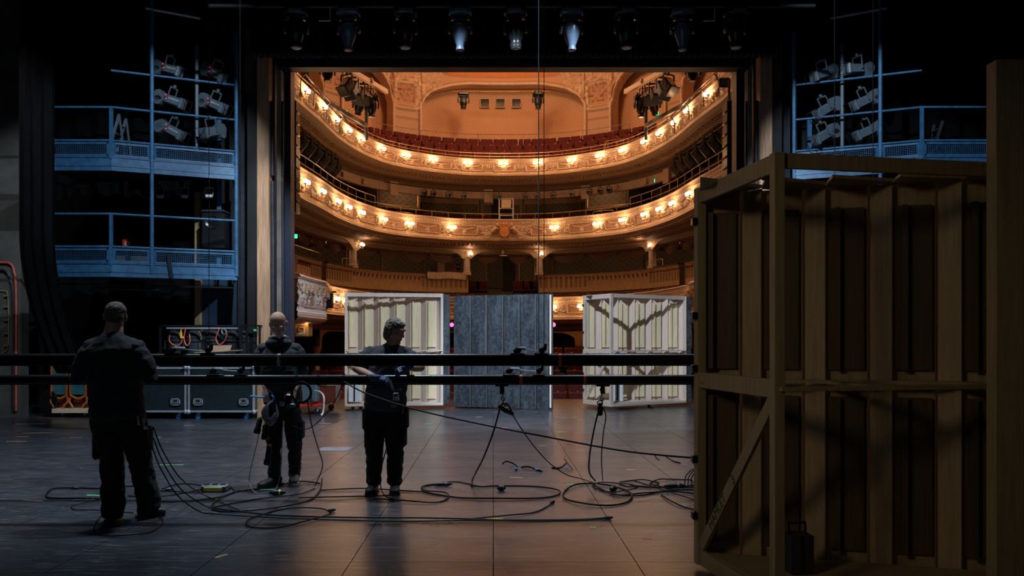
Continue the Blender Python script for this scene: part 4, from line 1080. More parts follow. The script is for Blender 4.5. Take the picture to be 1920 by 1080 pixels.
# white frame ladder on the middle tier, ceiling camera
r = thing('access_ladder', 'white metal frame ladder standing at the centre of the middle tier', 'ladder', W(949, 418, 29.6))
b = MB(); a = lambda x, y: W(x, y, 29.6)
for x in (936, 962): b.bar(a(x, 418), a(x, 372), .045, .045)
for y in (373, 391, 404, 412): b.bar(a(936, y), a(962, y), .03, .03)
b.build('frame', 'weight_grey', r, smooth=False); MB().bb(a(940, 0).x, a(958, 0).x, 29.55, 29.6, a(0, 390).z, a(0, 375).z).build('board', 'linen', r, smooth=False)
p = W(943, 473, 29.9); put(MB().bevbox(p, (.10, .12, .16), .03), 'camera', 'weight_grey', 'small white camera under the middle tier above the aisle doors', 'camera')

# ------------------------------------------------------------------ theatre seats
def seat_mesh():
    b = MB().m(0); b.bevbox((0, .02, .60), (.485, .07, .42), .03); b.bevbox((0, -.22, .42), (.44, .44, .09), .03)
    b.m(1); b.bevbox((0, .06, .58), (.49, .03, .46), .012)
    for s in (-1, 1): b.bevbox((s*.230, -.12, .34), (.032, .34, .48), .012); b.bevbox((s*.230, -.14, .60), (.036, .34, .03), .01)
    b.m(2).bevbox((0, .045, .825), (.05, .02, .02), .005); return b.mesh('theatre_seat', ['red_velvet', 'mahogany', 'brass'])
SM = seat_mesh()
def seats(positions, where, group):
    nn = len(positions)
    for i, (p, ang) in enumerate(positions):
        o = bpy.data.objects.new('theatre_seat', SM); COL.objects.link(o); o.location = p; o.rotation_euler = (0, 0, ang)
        tag(o, 'red velvet seat, %s in %s' % (place_word(i, nn), where), 'seat', group)
def ring_seats(px0, px1, off, z, where, step=.505, skip=()):
    out = []; s0, s1 = s_at(px0, off), s_at(px1, off); ss_ = [s0]; s = s0; last = rp(s0, off, 0)
    while s < s1:
        s += .01
        if (rp(s, off, 0)-last).length >= step: ss_.append(s); last = rp(s, off, 0)
    for s in ss_:
        p, nn = ring(s); q = rp(s, off, z)
        if any(a < px_of(q) < c for a, c in skip): continue
        out.append((q, math.atan2(nn.y, nn.x)-PI/2))
    seats(out, where, 'theatre seats in '+where)
ring_seats(690, 1195, 1.15, Z3t-.16, 'the front row of the top tier')
ring_seats(690, 1195, 1.95, Z3t+.27, 'the second row of the top tier')
ring_seats(660, 1225, 2.75, Z3t+.72, 'the back row of the top tier', .505)
ring_seats(590, 1300, 1.1, Z2t-.59, 'the front row of the middle tier', .55)
ring_seats(640, 1250, 2.0, Z2t-.28, 'the back row of the middle tier', .55, ((700, 795), (1090, 1185), (915, 967)))
ring_seats(645, 1290, .45, Z1t-.64, 'the row on the lowest tier', .55)
out = [(W(px, 560, 30.9)*1.0, 0) for px in (889, 903, 973, 990, 1003)]
seats([(V((p.x, 31.0, 3.05)), 0) for p, _ in out], 'the short row beside the aisle doors', 'theatre seats by the aisle doors')
for k in range(9):
    D = 20.9+k*.95; z = -.95+k*.17
    for a, c, wh in ((585, 648, 'far left'), (826, 852, 'left of the slate flat'), (1030, 1100, 'right of the slate flat')):
        xs = [W(a, 0, D).x+.25+.56*i for i in range(int((W(c, 0, D).x-W(a, 0, D).x)/.56)+1)]
        seats([(V((x, D, z)), 0) for x in xs], '%s stalls row %s' % (ordw(k), wh), 'stalls seats')

# ------------------------------------------------------------------ lanterns and trusses inside the auditorium
def can(kind=0):
    r = thing('stage_lantern', 'x', 'spotlight', (0, 0, 0))
    b = MB(); R = Matrix.Rotation(-.9 if kind else -.35, 3, 'X')
    if kind:
        t = MB().bevbox((0, 0, 0), (.20, .34, .20), .03).bevbox((0, -.2, 0), (.24, .03, .24), .01); b.merge(t, Matrix.Translation((0, 0, -.22)) @ R.transposed().to_4x4())
        u = MB().merge(MB().box((0, -.02, .104), (.14, .20, .006)), Matrix.Translation((0, 0, -.22)) @ R.transposed().to_4x4()); u.build('top_label', 'weight_grey', r, smooth=False)
    else:
        b.lathe([(.05, -.16), (.09, -.14), (.10, 0), (.11, .02), (.11, .10), (.095, .105)], (0, 0, -.20), (0, -.9, -.4), 14)
        MB().lathe([(.085, .09), (.08, .108), (.02, .112)], (0, 0, -.20), (0, -.9, -.4), 14).build('lens', 'fixture_grey', r)
    b.build('housing', 'black_metal', r); q = MB(); q.bar((-.14, 0, -.22), (-.14, 0, 0), .02, .03); q.bar((.14, 0, -.22), (.14, 0, 0), .02, .03); q.bar((-.14, 0, 0), (.14, 0, 0), .03, .02); q.cyl((0, 0, 0), (0, 0, .08), .02, 8); q.build('yoke', 'black_metal', r, smooth=False)
    return r
cps = [can(0), can(1)]; k0 = [0, 0]
def put_can(loc, yaw, label, group, sc=1.0, pitch=0.0, kind=0):
    o = cps[kind] if k0[kind] == 0 else copy_thing(cps[kind], loc)
    k0[kind] += 1; o.location = loc; o.rotation_euler = (pitch, 0, yaw); o['label'] = label; o['group'] = group; o.scale = (sc, sc, sc)
lst = [795, 812, 841, 870, 935, 985, 1008, 1038, 1072, 1105, 1125, 1142]
b = MB(); sa, sc = s_at(720, .6), s_at(1180, .6); b.tube([rp(sa+(sc-sa)*i/40, .6, Z3b-.50) for i in range(41)], .02, 6)
put(b, 'lantern_rail', 'dark_steel', 'thin curved pipe under the top tier carrying small black lanterns', 'pipe')
for i, px in enumerate(lst): put_can(rp(s_at(px, .6), .6, Z3b-.58), (i-6)*.1, '%s small black lantern under the centre of the top tier' % place_word(i, len(lst)), 'lanterns under the top tier', .75)
for s_, lb in ((1, 'left'), (-1, 'right')):
    for i, px in enumerate((562, 577, 590, 604, 616, 628)):
        s = s_at(px, .45); s = s if s_ == 1 else RL-s
        put_can(rp(s, .45, Z3b-.42), -s_*.8, '%s black lantern under the %s arm of the top tier' % (place_word(i, 6), lb), 'lanterns under the %s arm of the top tier' % lb, 1.45, 0, 1)
    b = MB(); q = [rp((lambda v: v if s_ == 1 else RL-v)(s_at(550+i*8, .4)), .4, Z3b-.36) for i in range(12)]; b.tube(q, .02, 6)
    for i in range(11): b.cyl(q[i], q[i]+V((0, 0, .3)), .012, 6)
    put(b, 'lantern_rail', 'dark_steel', 'ladder-like rail for lanterns under the %s arm of the top tier' % lb, 'pipe')
# pipe with two moving heads in the central arch
a, c = W(848, 172, 31.2), W(1031, 172, 31.2); put(MB().cyl(a, c, .035, 8), 'lighting_pipe', 'brass', 'horizontal pipe across the central orange arch', 'pipe')
for px, lb in ((869, 'left'), (1009, 'right')):
    o = copy_thing(pr[0], W(px, 172, 31.0), scale=(1.2, 1.2, 1.05)); o['label'] = 'black moving head hanging at the %s end of the pipe in the central arch' % lb; o['group'] = 'moving heads in the central arch'
# lighting arms in the side arches
for s_, lb in ((1, 'left'), (-1, 'right')):
    f = lambda px, py, D: W(px, py, D) if s_ == 1 else V((mx(W(px, py, D).x), D, W(px, py, D).z))
    r = thing('lighting_truss', 'pale lighting arm sloping down in front of the %s side arch' % lb, 'truss', f(690, 150, 23))
    b = MB(); b.bar(f(652, 129, 22.0), f(725, 172, 25.0), .10, .14); b.bar(f(660, 139, 22.0), f(722, 175, 25.0), .03, .03); b.build('arm', 'cream_stucco', r, smooth=False)
    MB().bevbox(f(695, 156, 23.6)+V((0, 0, .08)), (.16, .16, .12), .02).build('junction_box', 'linen', r)
    MB().cyl(f(687, 262, 24.6), f(687, 165, 24.6), .05, 10).build('upright', 'dark_steel', r)
    MB().bar(f(610, 190, 22.4), f(688, 236, 24.6), .08, .12).build('lower_arm', 'concrete', r, smooth=False)
    for k, (px, py, D, sc_) in enumerate(((650, 146, 22.2, 1.5), (660, 152, 22.6, 1.6), (672, 163, 23.2, 1.5), (682, 164, 23.8, 1.6), (690, 172, 24.2, 1.2))):
        put_can(f(px, py-6, D), s_*(-.5+.2*k), '%s lantern of five crowded under the %s lighting arm' % (ordw(k), lb), 'lanterns on the %s lighting arm' % lb, sc_*.95, 0, 1)
    o = copy_thing(pr[0], f(697, 176, 24.3), scale=(1.15, 1.15, 1.1)); o['label'] = 'large black moving head at the lower end of the %s lighting arm' % lb; o['group'] = 'moving heads on side arms'
    o = copy_thing(pr[0], f(676, 183, 24.0), (0.5, 0, s_*.5), scale=(1.1, 1.1, .8)); o['label'] = 'tilted black moving head below the %s lighting arm' % lb; o['group'] = 'moving heads on side arms'
    o = copy_thing(pr[0], f(614, 122, 19.0), scale=(1, 1, .6)); o['label'] = 'black moving head cut off by the top edge of the stage opening, %s side' % lb; o['group'] = 'moving heads on side arms'
    # line array of black boxes beside the opening
    r = thing('line_array', 'black vertical loudspeaker array just inside the %s jamb of the opening' % lb, 'loudspeaker', f(552, 400, 17.5))
    for k in range(10):
        p = f(550, 202+k*21, 17.5); MB().bevbox(p, (.22, .4, .235), .02).build('array_box', 'black_metal', r)
    b = MB()
    pts = [f(572+i*12, 138+i*13.5, 19.5+.6*i) for i in range(8)]
    b.tube(pts, .02, 6)
    for p in pts[:-1:2]: b.tube(cr([p, p+V((-.1*s_, 0, -.15)), p+V((-.12*s_, 0, -.5))]), .015, 6)
    put(b, 'canopy_frame', 'dark_steel', 'curved thin black frame above the %s arm of the top tier' % lb, 'frame')
    b = MB(); sA = [((s_at(px, .25)) if s_ == 1 else RL-s_at(px, .25)) for px in (600, 625, 650, 685)]
    b.tube(cr([rp(s, .3, Z3t+.55) for s in sA]), .03, 8); b.tube(cr([rp(s, .3, Z3t+.3) for s in sA]), .015, 8)
    for s in sA: b.cyl(rp(s, .3, Z3t), rp(s, .3, Z3t+.55), .02, 8)
    put(b, 'guard_rail', 'concrete', 'thick grey guard rail behind the %s arm of the top tier' % lb, 'handrail')
p = W(1358, 155, 18.2); r = thing('flood_lamp', 'square black floodlight at the upper right corner inside the opening', 'lamp', p)
MB().bevbox(p, (.26, .1, .22), .02).build('housing', 'black_metal', r); MB().box(p+V((0, -.055, 0)), (.19, .01, .15)).build('glass', 'fixture_grey', r, smooth=False)
put(MB().cyl(W(1367, 320, 18.0), W(1367, 150, 18.0), .03, 8), 'boom_pipe', 'soffit_brown', 'thin vertical pipe inside the right jamb of the opening', 'pipe')
# sound desk with draped cloth in the left box
s0, s1 = s_at(800, .9), s_at(874, .9)
b = MB()
def Pc(i, j):
    s = s0+(s1-s0)*i/60; v = j/12; q = .02*math.sin(i*.5+v*3)+.015*math.sin(i*1.3-v*5)
    if v < .25: return rp(s, .90+.2*(.25-v)*4, 4.10)
    return rp(s, .86+q*(v-.2), 4.10-.26*(v-.25)/.75-.02*math.sin(i*.13))
b.grid(Pc, 61, 13); o = put(b, 'draped_cloth', 'linen', 'beige cloth draped over the parapet of the control desk box', 'cloth')
o.modifiers.new('s', 'SOLIDIFY').thickness = .008
for k, (px, py, w_, h_, m, nm, lb, ct) in enumerate([(808, 517, 8, 7, 'linen', 'storage_box', 'small pale box at the left end of the control desk', 'box'), (859, 517, 9, 7, 'linen', 'storage_box', 'small pale box at the right end of the control desk', 'box'),
      (834, 512, 16, 4, 'dark_steel', 'mixing_desk', 'dark low mixing desk in the box behind the draped cloth', 'desk'), (812, 503, 9, 12, 'black_metal', 'monitor', 'black monitor at the left of the control desk', 'monitor'), (860, 500, 10, 12, 'black_metal', 'monitor', 'black monitor at the right of the control desk', 'monitor')]):
    p = W(px, py, 30.2); hh = h_*30.2/F; ww = w_*30.2/F
    put(MB().bevbox((p.x, p.y, p.z), (ww, .25 if 'monitor' not in nm else .06, hh), .01), nm, m, lb, ct)
p = W(820, 508, 30.15)
for px, lb in ((822, 'left'), (853, 'right')):
    p = W(px, 515, 30.1); put(MB().tube(cr([p, p+V((0, 0, .2)), p+V((.1, 0, .32)), p+V((.2, 0, .28))]), .012, 6).ball(p+V((.2, 0, .28)), .03, 6, 5), 'desk_lamp', 'red_sign', 'bent red desk light, the %s one of two, on the control desk' % lb, 'lamp')
# ground arcade under the lowest tier
b = MB(); sa, sc = s_at(600, 1.0), RL-s_at(600, 1.0); kk = int((sc-sa)/2.2)
gcs = [sa+(sc-sa)*i/kk for i in range(kk+1)]
def gz(s):
    t = ((s-sa)/((sc-sa)/kk)) % 1; u = abs(t-.5)*2; return 1.25+.55*math.sqrt(max(0, 1-(max(0, u-.3)/.7)**2.5)) if u < .9 else 1.25
b.rings([[rp(sa+(sc-sa)*i/500, 1.0, 2.15), rp(sa+(sc-sa)*i/500, 1.0, gz(sa+(sc-sa)*i/500)), rp(sa+(sc-sa)*i/500, 1.2, gz(sa+(sc-sa)*i/500))] for i in range(501)], False, False)
b.build('arched_beam', 'gilt', b1)
for i, s in enumerate(gcs):
    px = px_of(rp(s, 1.0, 0))
    if not (555 < px < 650 or 825 < px < 855 or 1030 < px < 1100): continue
    c = rp(s, 1.1, 0); r = thing('arcade_post', 'gilded post under the lowest tier, near %s' % ('the left jamb' if px < 620 else 'the left pale flat' if px < 700 else 'the slate flat, on its left' if px < 900 else 'the slate flat, on its right'), 'column', V((c.x, c.y, -.2)))
    MB().lathe([(.14, -.2), (.14, .0), (.10, .05), (.09, 1.1), (.14, 1.2), (.16, 1.3)], (c.x, c.y, 0), n=16).build('shaft', 'gilt', r)
for px, lb in ((847, 'left'), (1038, 'right')):
    p = W(px, 609, 27.9); r = thing('pink_lamp', 'small pink glowing lamp just %s of the slate flat' % lb, 'lamp', p); MB().ball(p, .075, 12, 8).build('globe', 'globe_pink', r); MB().lathe([(.03, .06), (.035, .08), (.01, .10)], p, n=10).build('fitting', 'gilt', r)
p = W(612, 563, 21.5); r = thing('flood_lamp', 'big black floodlight fixed beside the white box front at left', 'lamp', p-V((0, 0, .25)))
MB().bevbox(p, (.36, .22, .44), .03).build('housing', 'black_metal', r); MB().bevbox(p+V((-.28, .05, -.08)), (.24, .2, .28), .06).build('lamp_house', 'black_metal', r); MB().bar(p+V((0, 0, .22)), p+V((.2, .3, .25)), .05, .05).build('bracket', 'black_metal', r, smooth=False)
# ------------------------------------------------------------------ scenery units on casters
def caster(par, p, wheel, r=.05):
    """p: floor point"""
    b = MB(); b.cyl(p+V((0, -.018, r)), p+V((0, .018, r)), r, 20); wo = b.build('wheel', wheel, par)
    q = MB(); q.bar(p+V((0, -.024, r)), p+V((.03, -.024, r*2.2)), .03, .004, (0, 1, 0)); q.bar(p+V((0, .024, r)), p+V((.03, .024, r*2.2)), .03, .004, (0, 1, 0)); q.box(p+V((.02, 0, r*2.25)), (.08, .08, .006))
    q.build('caster_fork', 'aluminium', par, smooth=False)
def wedge_unit(P0, P1, PR, z0, H, label, wood, board, face, nb=6, mirror=False, text=None, deep=.13, lum=.07, cast='rubber'):
    """pale timber box open to the viewer: corner P0, hinged side frame P0-P1, boarded wall P0-PR, front rail P1-PR"""
    P0, P1, PR = V((*P0, 0)), V((*P1, 0)), V((*PR, 0)); zt = z0+H
    r = thing('scenery_unit', label, 'stage scenery', V((P0.x, P0.y, 0)))
    U = lambda p, z: V((p.x, p.y, z))
    w_ = (PR-P0); wl = w_.length; wd = w_.normalized(); inn = V((wd.y, -wd.x, 0))     # towards the camera
    fl = (P1-P0); fn = fl.normalized(); side = V((-fn.y, fn.x, 0))
    # side frame
    b = MB(); b.bar(U(P0, z0), U(P0, zt), lum, lum, fn); b.build('hinge_post', wood, r, smooth=False, bevel=.003)
    b = MB(); b.bar(U(P1, z0), U(P1, zt), .055, lum, side); b.build('front_post', wood, r, smooth=False, bevel=.003)
    for zz, nm in ((zt-.05, 'top_rail'), (z0+H*.49, 'middle_rail'), (z0+.05, 'bottom_rail')):
        MB().bar(U(P0, zz), U(P1, zz), .028, .10).build(nm, wood, r, smooth=False, bevel=.002)
    br = MB(); a = U(P0+fn*.03, z0+.12); c = U(P1-fn*.03, z0+H*.47); br.bar(a, c, .022, .075); bo = br.build('diagonal_brace', wood, r, smooth=False)
    if text:
        d = (c-a).normalized(); up = V((0, 0, 1))-d*d.z; up.normalize(); nn = d.cross(up); sg = 1 if nn.y < 0 or nn.x > 0 else -1
        # the face turned towards the viewer
        mid = a.lerp(c, .27); view = V((0, 0, EYE))-mid; sg = 1 if nn.dot(view) > 0 else -1
        xx = d*1.0; yy = up
        if sg < 0: yy = -up; xx = d
        off = nn*sg*.0125
        Z = xx.cross(yy)
        t = MB(); t.text(text[0], .085, mid+off, xx, yy, ext=.0008)
        t2 = MB(); t2.text(text[1], .085, a.lerp(c, .50)+off, xx, yy, ext=.0008)
        t.build('lettering', 'ink_green', bo, smooth=False); t2.build('numeral', 'ink_green', bo, smooth=False)
    # boarded wall in saw-tooth bays
    pw = wl/nb
    rib = 0.13
    for i in range(nb):
        u0, u1 = i*pw, (i+1)*pw
        a = P0+wd*u0; c = P0+wd*(u0+pw*.62)
        b = MB().m(0); pa, pc = a-inn*.02, c-inn*(.02+deep*.9)
        b.bar(U((pa+pc)/2, z0+.02)-V((0, 0, 0)), U((pa+pc)/2, zt-.02), (pc-pa).length, .012, (inn))
        po = b.build('wall_board', wood, r, smooth=False)
        # inner planks and thin battens, upper and lower field
        q = MB(); mid_ = (pa+pc)/2+inn*.025; dd = (pc-pa).normalized()
        for (za, zb_) in ((z0+.14, z0+H*.45), (z0+H*.52, zt-.16)):
            q.bar(U(mid_, za), U(mid_, zb_), pw*.56, .022, inn)
        q.build('plank', board, po, smooth=False)
        q = MB()
        for (za, zb_) in ((z0+.14, z0+H*.45), (z0+H*.52, zt-.16)):
            for t in (-.15, .12): q.bar(U(mid_+inn*.02+dd*pw*t, za), U(mid_+inn*.02+dd*pw*t, zb_), pw*.08, .018, inn)
        q.build('batten_strip', board, po, smooth=False)
        # rib between bays
        e = P0+wd*u1-inn*.02; ew = (e-pc); MB().bar(U((e+pc)/2, z0+.02), U((e+pc)/2, zt-.02), ew.length, .014, V((ew.y, -ew.x, 0)).normalized()).build('return_board', wood, r, smooth=False)
        # triangular plates on top, which carry the saw-tooth edge
        if i < nb:
            t_ = MB(); k = 1-(i+.5)/nb
            dl = max(.10, fl.length*.42*k)
            q0, q1, q2, q3 = a-inn*.03, c-inn*(.03+deep*.9), P0+wd*u1+inn*.02, a+inn*dl
            t_.rings([[U(x, zt-.02) for x in (q0, q1, q2, q3)], [U(x, zt) for x in (q0, q1, q2, q3)]]); t_.build('top_plate', wood, r, smooth=False)
    # front rails, top middle bottom, and end post
    e1 = PR
    MB().bar(U(P1, zt-.04), U(e1, zt-.04), .03, .08).build('front_top_rail', wood, r, smooth=False)
    MB().bar(U(PR, z0), U(PR, zt), lum, .03, inn).build('end_post', wood, r, smooth=False)
    MB().bar(U(P1, z0+H*.49), U(e1, z0+H*.49), .10, .022).build('front_middle_rail', wood, r, smooth=False)
    b = MB(); zz = z0+H*.49
    for t in (.3, .62):
        b.bar(U(P1.lerp(PR, t), zz), U(P0.lerp(PR, t+.02), zz), .09, .02)
    b.bar(U(P0+inn*.05, zz), U(PR+inn*.02, zz), .07, .022)
    b.build('shelf_brace', wood, r, smooth=False)
    MB().bar(U(P1, z0+.03), U(e1, z0+.03), .10, .05).build('front_bottom_rail', wood, r, smooth=False)
    b = MB(); b.rings([[U(x, z0+.06) for x in (P0+wd*.05, P0+wd*wl*.9, P1.lerp(PR, .85), P1+fn*-.12+wd*.1)], [U(x, z0+.08) for x in (P0+wd*.05, P0+wd*wl*.9, P1.lerp(PR, .85), P1+fn*-.12+wd*.1)]]) if fl.length > .3 else b.bar(U(P0+inn*.1, z0+.07), U(PR+inn*.1, z0+.07), .2, .02)
    b.build('base_board', wood, r, smooth=False)
    # painted skin at the audience side and outer edge
    MB().bar(U(P0+wd*(wl+.09)-inn*.05, z0+.02), U(P0+wd*(wl+.09)-inn*.05, zt-.02), .15, .05, inn).build('painted_edge', face, r, smooth=False)
    for p in (P0.lerp(P1, .45)+wd*.14, P0.lerp(PR, .62)+inn*.12, P0.lerp(PR, .15)+inn*.05):
        caster(r, U(p, 0), cast, z0*.42 if z0*.42 > .03 else .035)
    # hinges on the outer face of the hinge post
    for t in (.91, .66, .60 if False else .52, .28, .13):
        MB().bevbox(U(P0, z0+H*t)+V((-lum*.5-.01, -.01, 0)), (.035, .06, .05), .005).build('hinge', 'black_metal', r)
    return r
wedge_unit((2.05, 17.30), (2.52, 16.52), (4.36, 17.62), .08, 2.42, 'pale timber scenery unit with hinged side frame, right of the slate flat', 'pine_pale', 'ply', 'slate', text=('HAMLET', '2'))
wedge_unit((-3.22, 17.02), (-3.16, 16.58), (-1.12, 16.90), .08, 2.44, 'pale timber scenery unit behind the man in gloves, open back towards us', 'pine_pale', 'ply', 'slate', deep=.11, lum=.05)
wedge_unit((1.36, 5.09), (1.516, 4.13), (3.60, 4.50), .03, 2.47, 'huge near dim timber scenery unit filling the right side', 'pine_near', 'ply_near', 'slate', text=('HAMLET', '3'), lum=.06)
# end post of another unit close at the right edge
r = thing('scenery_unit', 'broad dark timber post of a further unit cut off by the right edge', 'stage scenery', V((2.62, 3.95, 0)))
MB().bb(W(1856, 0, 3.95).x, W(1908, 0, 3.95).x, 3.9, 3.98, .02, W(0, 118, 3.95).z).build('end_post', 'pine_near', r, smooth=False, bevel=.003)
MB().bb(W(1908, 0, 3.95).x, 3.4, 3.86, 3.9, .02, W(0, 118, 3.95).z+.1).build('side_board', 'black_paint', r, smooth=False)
# sliding bolts on the near unit
a = W(1443, 328, 4.35); put(MB().bevbox(a, (.05, .14, .035), .005).bevbox(a+V((-.01, -.04, .02)), (.03, .03, .02), .004), 'barrel_bolt', 'black_metal', 'black bolt fixed under the top rail of the near unit', 'bolt')
# middle slate flat
r = thing('scenery_flat', 'slate-coloured boarded flat of six overlapping panels in the middle of the stage', 'stage scenery', V((0.2, 16.8, 0)))
xs = [W(850+30.3*i, 0, 16.9).x for i in range(7)]
for i in range(6):
    D = 17.05-i*.07; zt = EYE+(CY-(555-i*.7))*D/F; zb_ = EYE-(762+i*1.1-CY)*D/F
    b = MB(); b.rings([[V(p) for p in ((xs[i], D+.06, z), (xs[i+1]+.02, D-.12, z), (xs[i+1]+.02, D-.09, z), (xs[i], D+.09, z))] for z in (zb_, zt)])
    po = b.build('slate_panel', 'slate', r, smooth=False)
    q = MB(); x_ = xs[i+1]+.012; q.bb(x_, x_+.008, D-.135, D-.115, zb_, zt); q.m(1).bb(x_+.009, x_+.026, D-.11, D-.09, zb_, zt); q.build('worn_edge_and_shade', ['worn_grey', 'black_paint'], po, smooth=False)  # pale worn edge, plus a black strip for the shade in the overlap
MB().bb(W(1030, 0, 16.6).x, W(1033, 0, 16.6).x, 16.5, 16.6, .06, 2.47).build('edge_board', 'pine_pale', r, smooth=False)
MB().bb(xs[0]+.04, xs[6]-.04, 17.1, 17.5, .07, .11).build('base_board', 'orange_wood', r, smooth=False)
for x in (xs[1]+.2, xs[3], xs[5]): caster(r, V((x, 17.2, 0)), 'rubber', .035)
# stage weights
def weight(c, s, m, lb, yaw=0.0):
    r = thing('stage_weight', lb, 'weight', c)
    R = Matrix.Rotation(yaw, 3, 'Z'); f = lambda x, y, z: c+R @ V((x*s, y*s, z*s))
    b = MB(); b.bevbox((0, 0, .2*s), (.26*s, .22*s, .38*s), .01*s); q = MB().merge(b, Matrix.Translation(c) @ R.to_4x4()); q.build('block', m, r)
    t = MB(); t.tube([f(-.09, 0, .39), f(-.09, 0, .50), f(.09, 0, .50), f(.09, 0, .39)], .014*s, 8); t.build('handle', 'black_metal', r)
    MB().bar(f(0, -.115, .03), f(0, -.115, .39), .03*s, .004).build('strap', 'black_velour', r, smooth=False)
weight(V((W(664, 0, 16.6).x, 16.74, .16)), 1.0, 'white_paint', 'white stage weight with handle on the base of the pale unit behind the gloved man')
weight(V((W(1161, 0, 16.6).x, 16.95, .16)), 1.0, 'white_paint', 'white stage weight with handle inside the pale unit right of the slate flat')
weight(V((W(1497, 0, 4.6).x, 4.62, .12)), .58, 'weight_dark', 'dark stage weight with a slotted handle on the floor of the huge near unit', .1)
# ------------------------------------------------------------------ flight cases and lamp rack
def flight_case(x0, x1, D, z0, z1, dep, lb):
    r = thing('flight_case', lb, 'flight case', V(((x0+x1)/2, D+dep/2, 0)))
    MB().bb(x0+.012, x1-.012, D+.012, D+dep-.012, z0+.012, z1-.012).build('panel', 'case_laminate', r, smooth=False)
    b = MB(); e = .035
    for x in (x0, x1-e):
        for y in (D, D+dep-e): b.bb(x, x+e, y, y+e, z0, z1)
    zl = z1-.20
    for z in (z0, z1-e): 
        b.bb(x0, x1, D, D+e, z, z+e); b.bb(x0, x1, D+dep-e, D+dep, z, z+e)
        b.bb(x0, x0+e, D, D+dep, z, z+e); b.bb(x1-e, x1, D, D+dep, z, z+e)
    b.build('aluminium_edge', 'aluminium', r, smooth=False)
    for x in (x0+.01, x1-.01):
        for z in (z0+.01, z1-.01):
            for y in (D, D+dep): MB().ball((x, y, z), .045, 10, 8).build('ball_corner', 'aluminium', r)
    for x in (x0+.20, x1-.20):
        z = z0+.20; q = MB(); q.box((x, D-.002, z), (.18, .012, .13)); b2_ = MB()
        for (u, v, w2, h2) in ((0, .055, .18, .02), (0, -.055, .18, .02), (-.08, 0, .02, .13), (.08, 0, .02, .13)): b2_.box((x+u, D-.012, z+v), (w2, .012, h2))
        b2_.tube([(x-.05, D-.02, z+.03), (x-.05, D-.03, z-.02), (x+.05, D-.03, z-.02), (x+.05, D-.02, z+.03)], .008, 6)
        q.m(0); h = q.build('handle_dish', 'dark_steel', r, smooth=False); b2_.build('handle', 'aluminium', h, smooth=False)
    q = MB(); q.bb((x0+x1)/2-.04, (x0+x1)/2+.04, D-.015, D, z1-.24, z1-.14); q.build('latch', 'aluminium', r, smooth=False)
    for x in (x0+.17, x1-.17):
        for y in (D+.08, D+dep-.10): caster(r, V((x, y, 0)), 'caster_blue', .05)
    return r
Dc = 14.7
X0, X1 = W(352, 0, Dc).x, W(477, 0, Dc).x
flight_case(X0, X1, Dc, .13, .99, .72, 'black flight case with aluminium edges, behind the fair-haired man')
flight_case(X0-.03-(X1-X0), X0-.03, Dc, .13, .99, .72, 'black flight case partly hidden behind the man seen from the back')
# rack of hung lamps over the cases
ra = W(305, 0, 14.9).x; rb = W(490, 0, 14.9).x
r = thing('lamp_rack', 'black frame rack full of round black lamps standing on the flight cases', 'rack', V(((ra+rb)/2, 15.0, 1.0)))
zt = W(0, 611, 14.9).z; b = MB()
for x in (ra, W(466, 0, 14.9).x, W(455, 0, 14.9).x, rb):
    for y in (14.8, 15.35): b.bar((x, y, 1.0), (x, y, zt), .035, .035)
for y in (14.8, 15.35):
    for z in (zt, 1.02): b.bar((ra, y, z), (rb, y, z), .035, .035)
for x in (ra, rb):
    for z in (zt, 1.02): b.bar((x, 14.8, z), (x, 15.35, z), .035, .035)
b.build('frame', 'black_metal', r, smooth=False)
MB().bb(ra, rb, 14.60, 15.35, 1.215, 1.235).build('base_board', 'dark_steel', r, smooth=False)
MB().cyl((W(310, 0, 14.75).x, 14.82, zt-.045), (W(444, 0, 14.75).x, 14.82, zt-.045), .026, 12).build('hanging_bar', 'aluminium', r)
grp = 'round black lamps in the rack'
hl = None
for i, px in enumerate((325, 360, 397, 432, 459)):
    p = V((W(px, 0, 15.0).x, 15.05, zt-.08))
    if hl is None:
        hl = thing('rack_lamp', '', 'stage light', p)
        MB().lathe([(.03, 0), (.08, -.02), (.125, -.07), (.135, -.12), (.15, -.13), (.15, -.155), (.135, -.16), (.135, -.19), (.148, -.2), (.148, -.22), (.12, -.24), (.12, -.50), (.09, -.55), (.02, -.56)], p, n=24).build('housing', 'dome_black', hl)
        MB().bevbox(p+V((-.17, 0, -.28)), (.04, .08, .2), .01).build('yoke_arm', 'dark_steel', hl); MB().bevbox(p+V((.17, 0, -.28)), (.04, .08, .2), .01).build('yoke_arm', 'dark_steel', hl); o = hl
    else: o = copy_thing(hl, p)
    o['label'] = '%s of five round black lamps hanging in the rack' % place_word(i, 5); o['group'] = grp
for pts, lb in ((((318, 628), (318, 640), (330, 648), (341, 640), (339, 615)), 'leftmost'), (((348, 615), (345, 635), (350, 648), (356, 640), (355, 626)), 'second from the left'), (((411, 616), (405, 635), (411, 646), (420, 640), (426, 626)), 'rightmost')):
    put(MB().tube(cr([W(x, y, 14.79) for x, y in pts], 6), .011, 6), 'rack_cable', 'cable_red', 'looped salmon red cable hanging from the lamp rack bar, %s' % lb, 'cable')
b = MB()
for k in range(3): b.torus(W(419+k, 622, 14.70), .055, .008, (.3, 1, 0), 20, 5, .8)
put(b, 'cable_coil', 'cable_grey', 'small grey coiled cable hanging from the lamp rack bar', 'cable')
put(MB().bevbox(W(339, 627, 14.77), (.05, .03, .09), .01).bevbox(W(341, 633, 14.77), (.07, .03, .04), .01).cyl(W(339, 624, 14.77), W(339, 614, 14.80), .008, 6), 'plug_connector', 'yellow_plastic', 'yellow connector hanging at the left of the lamp rack', 'connector')
put(MB().bevbox(W(478, 619, 14.75), (.055, .005, .035), .002), 'label_tag', 'tape_green', 'bright green tag on the right end of the lamp rack', 'tag')
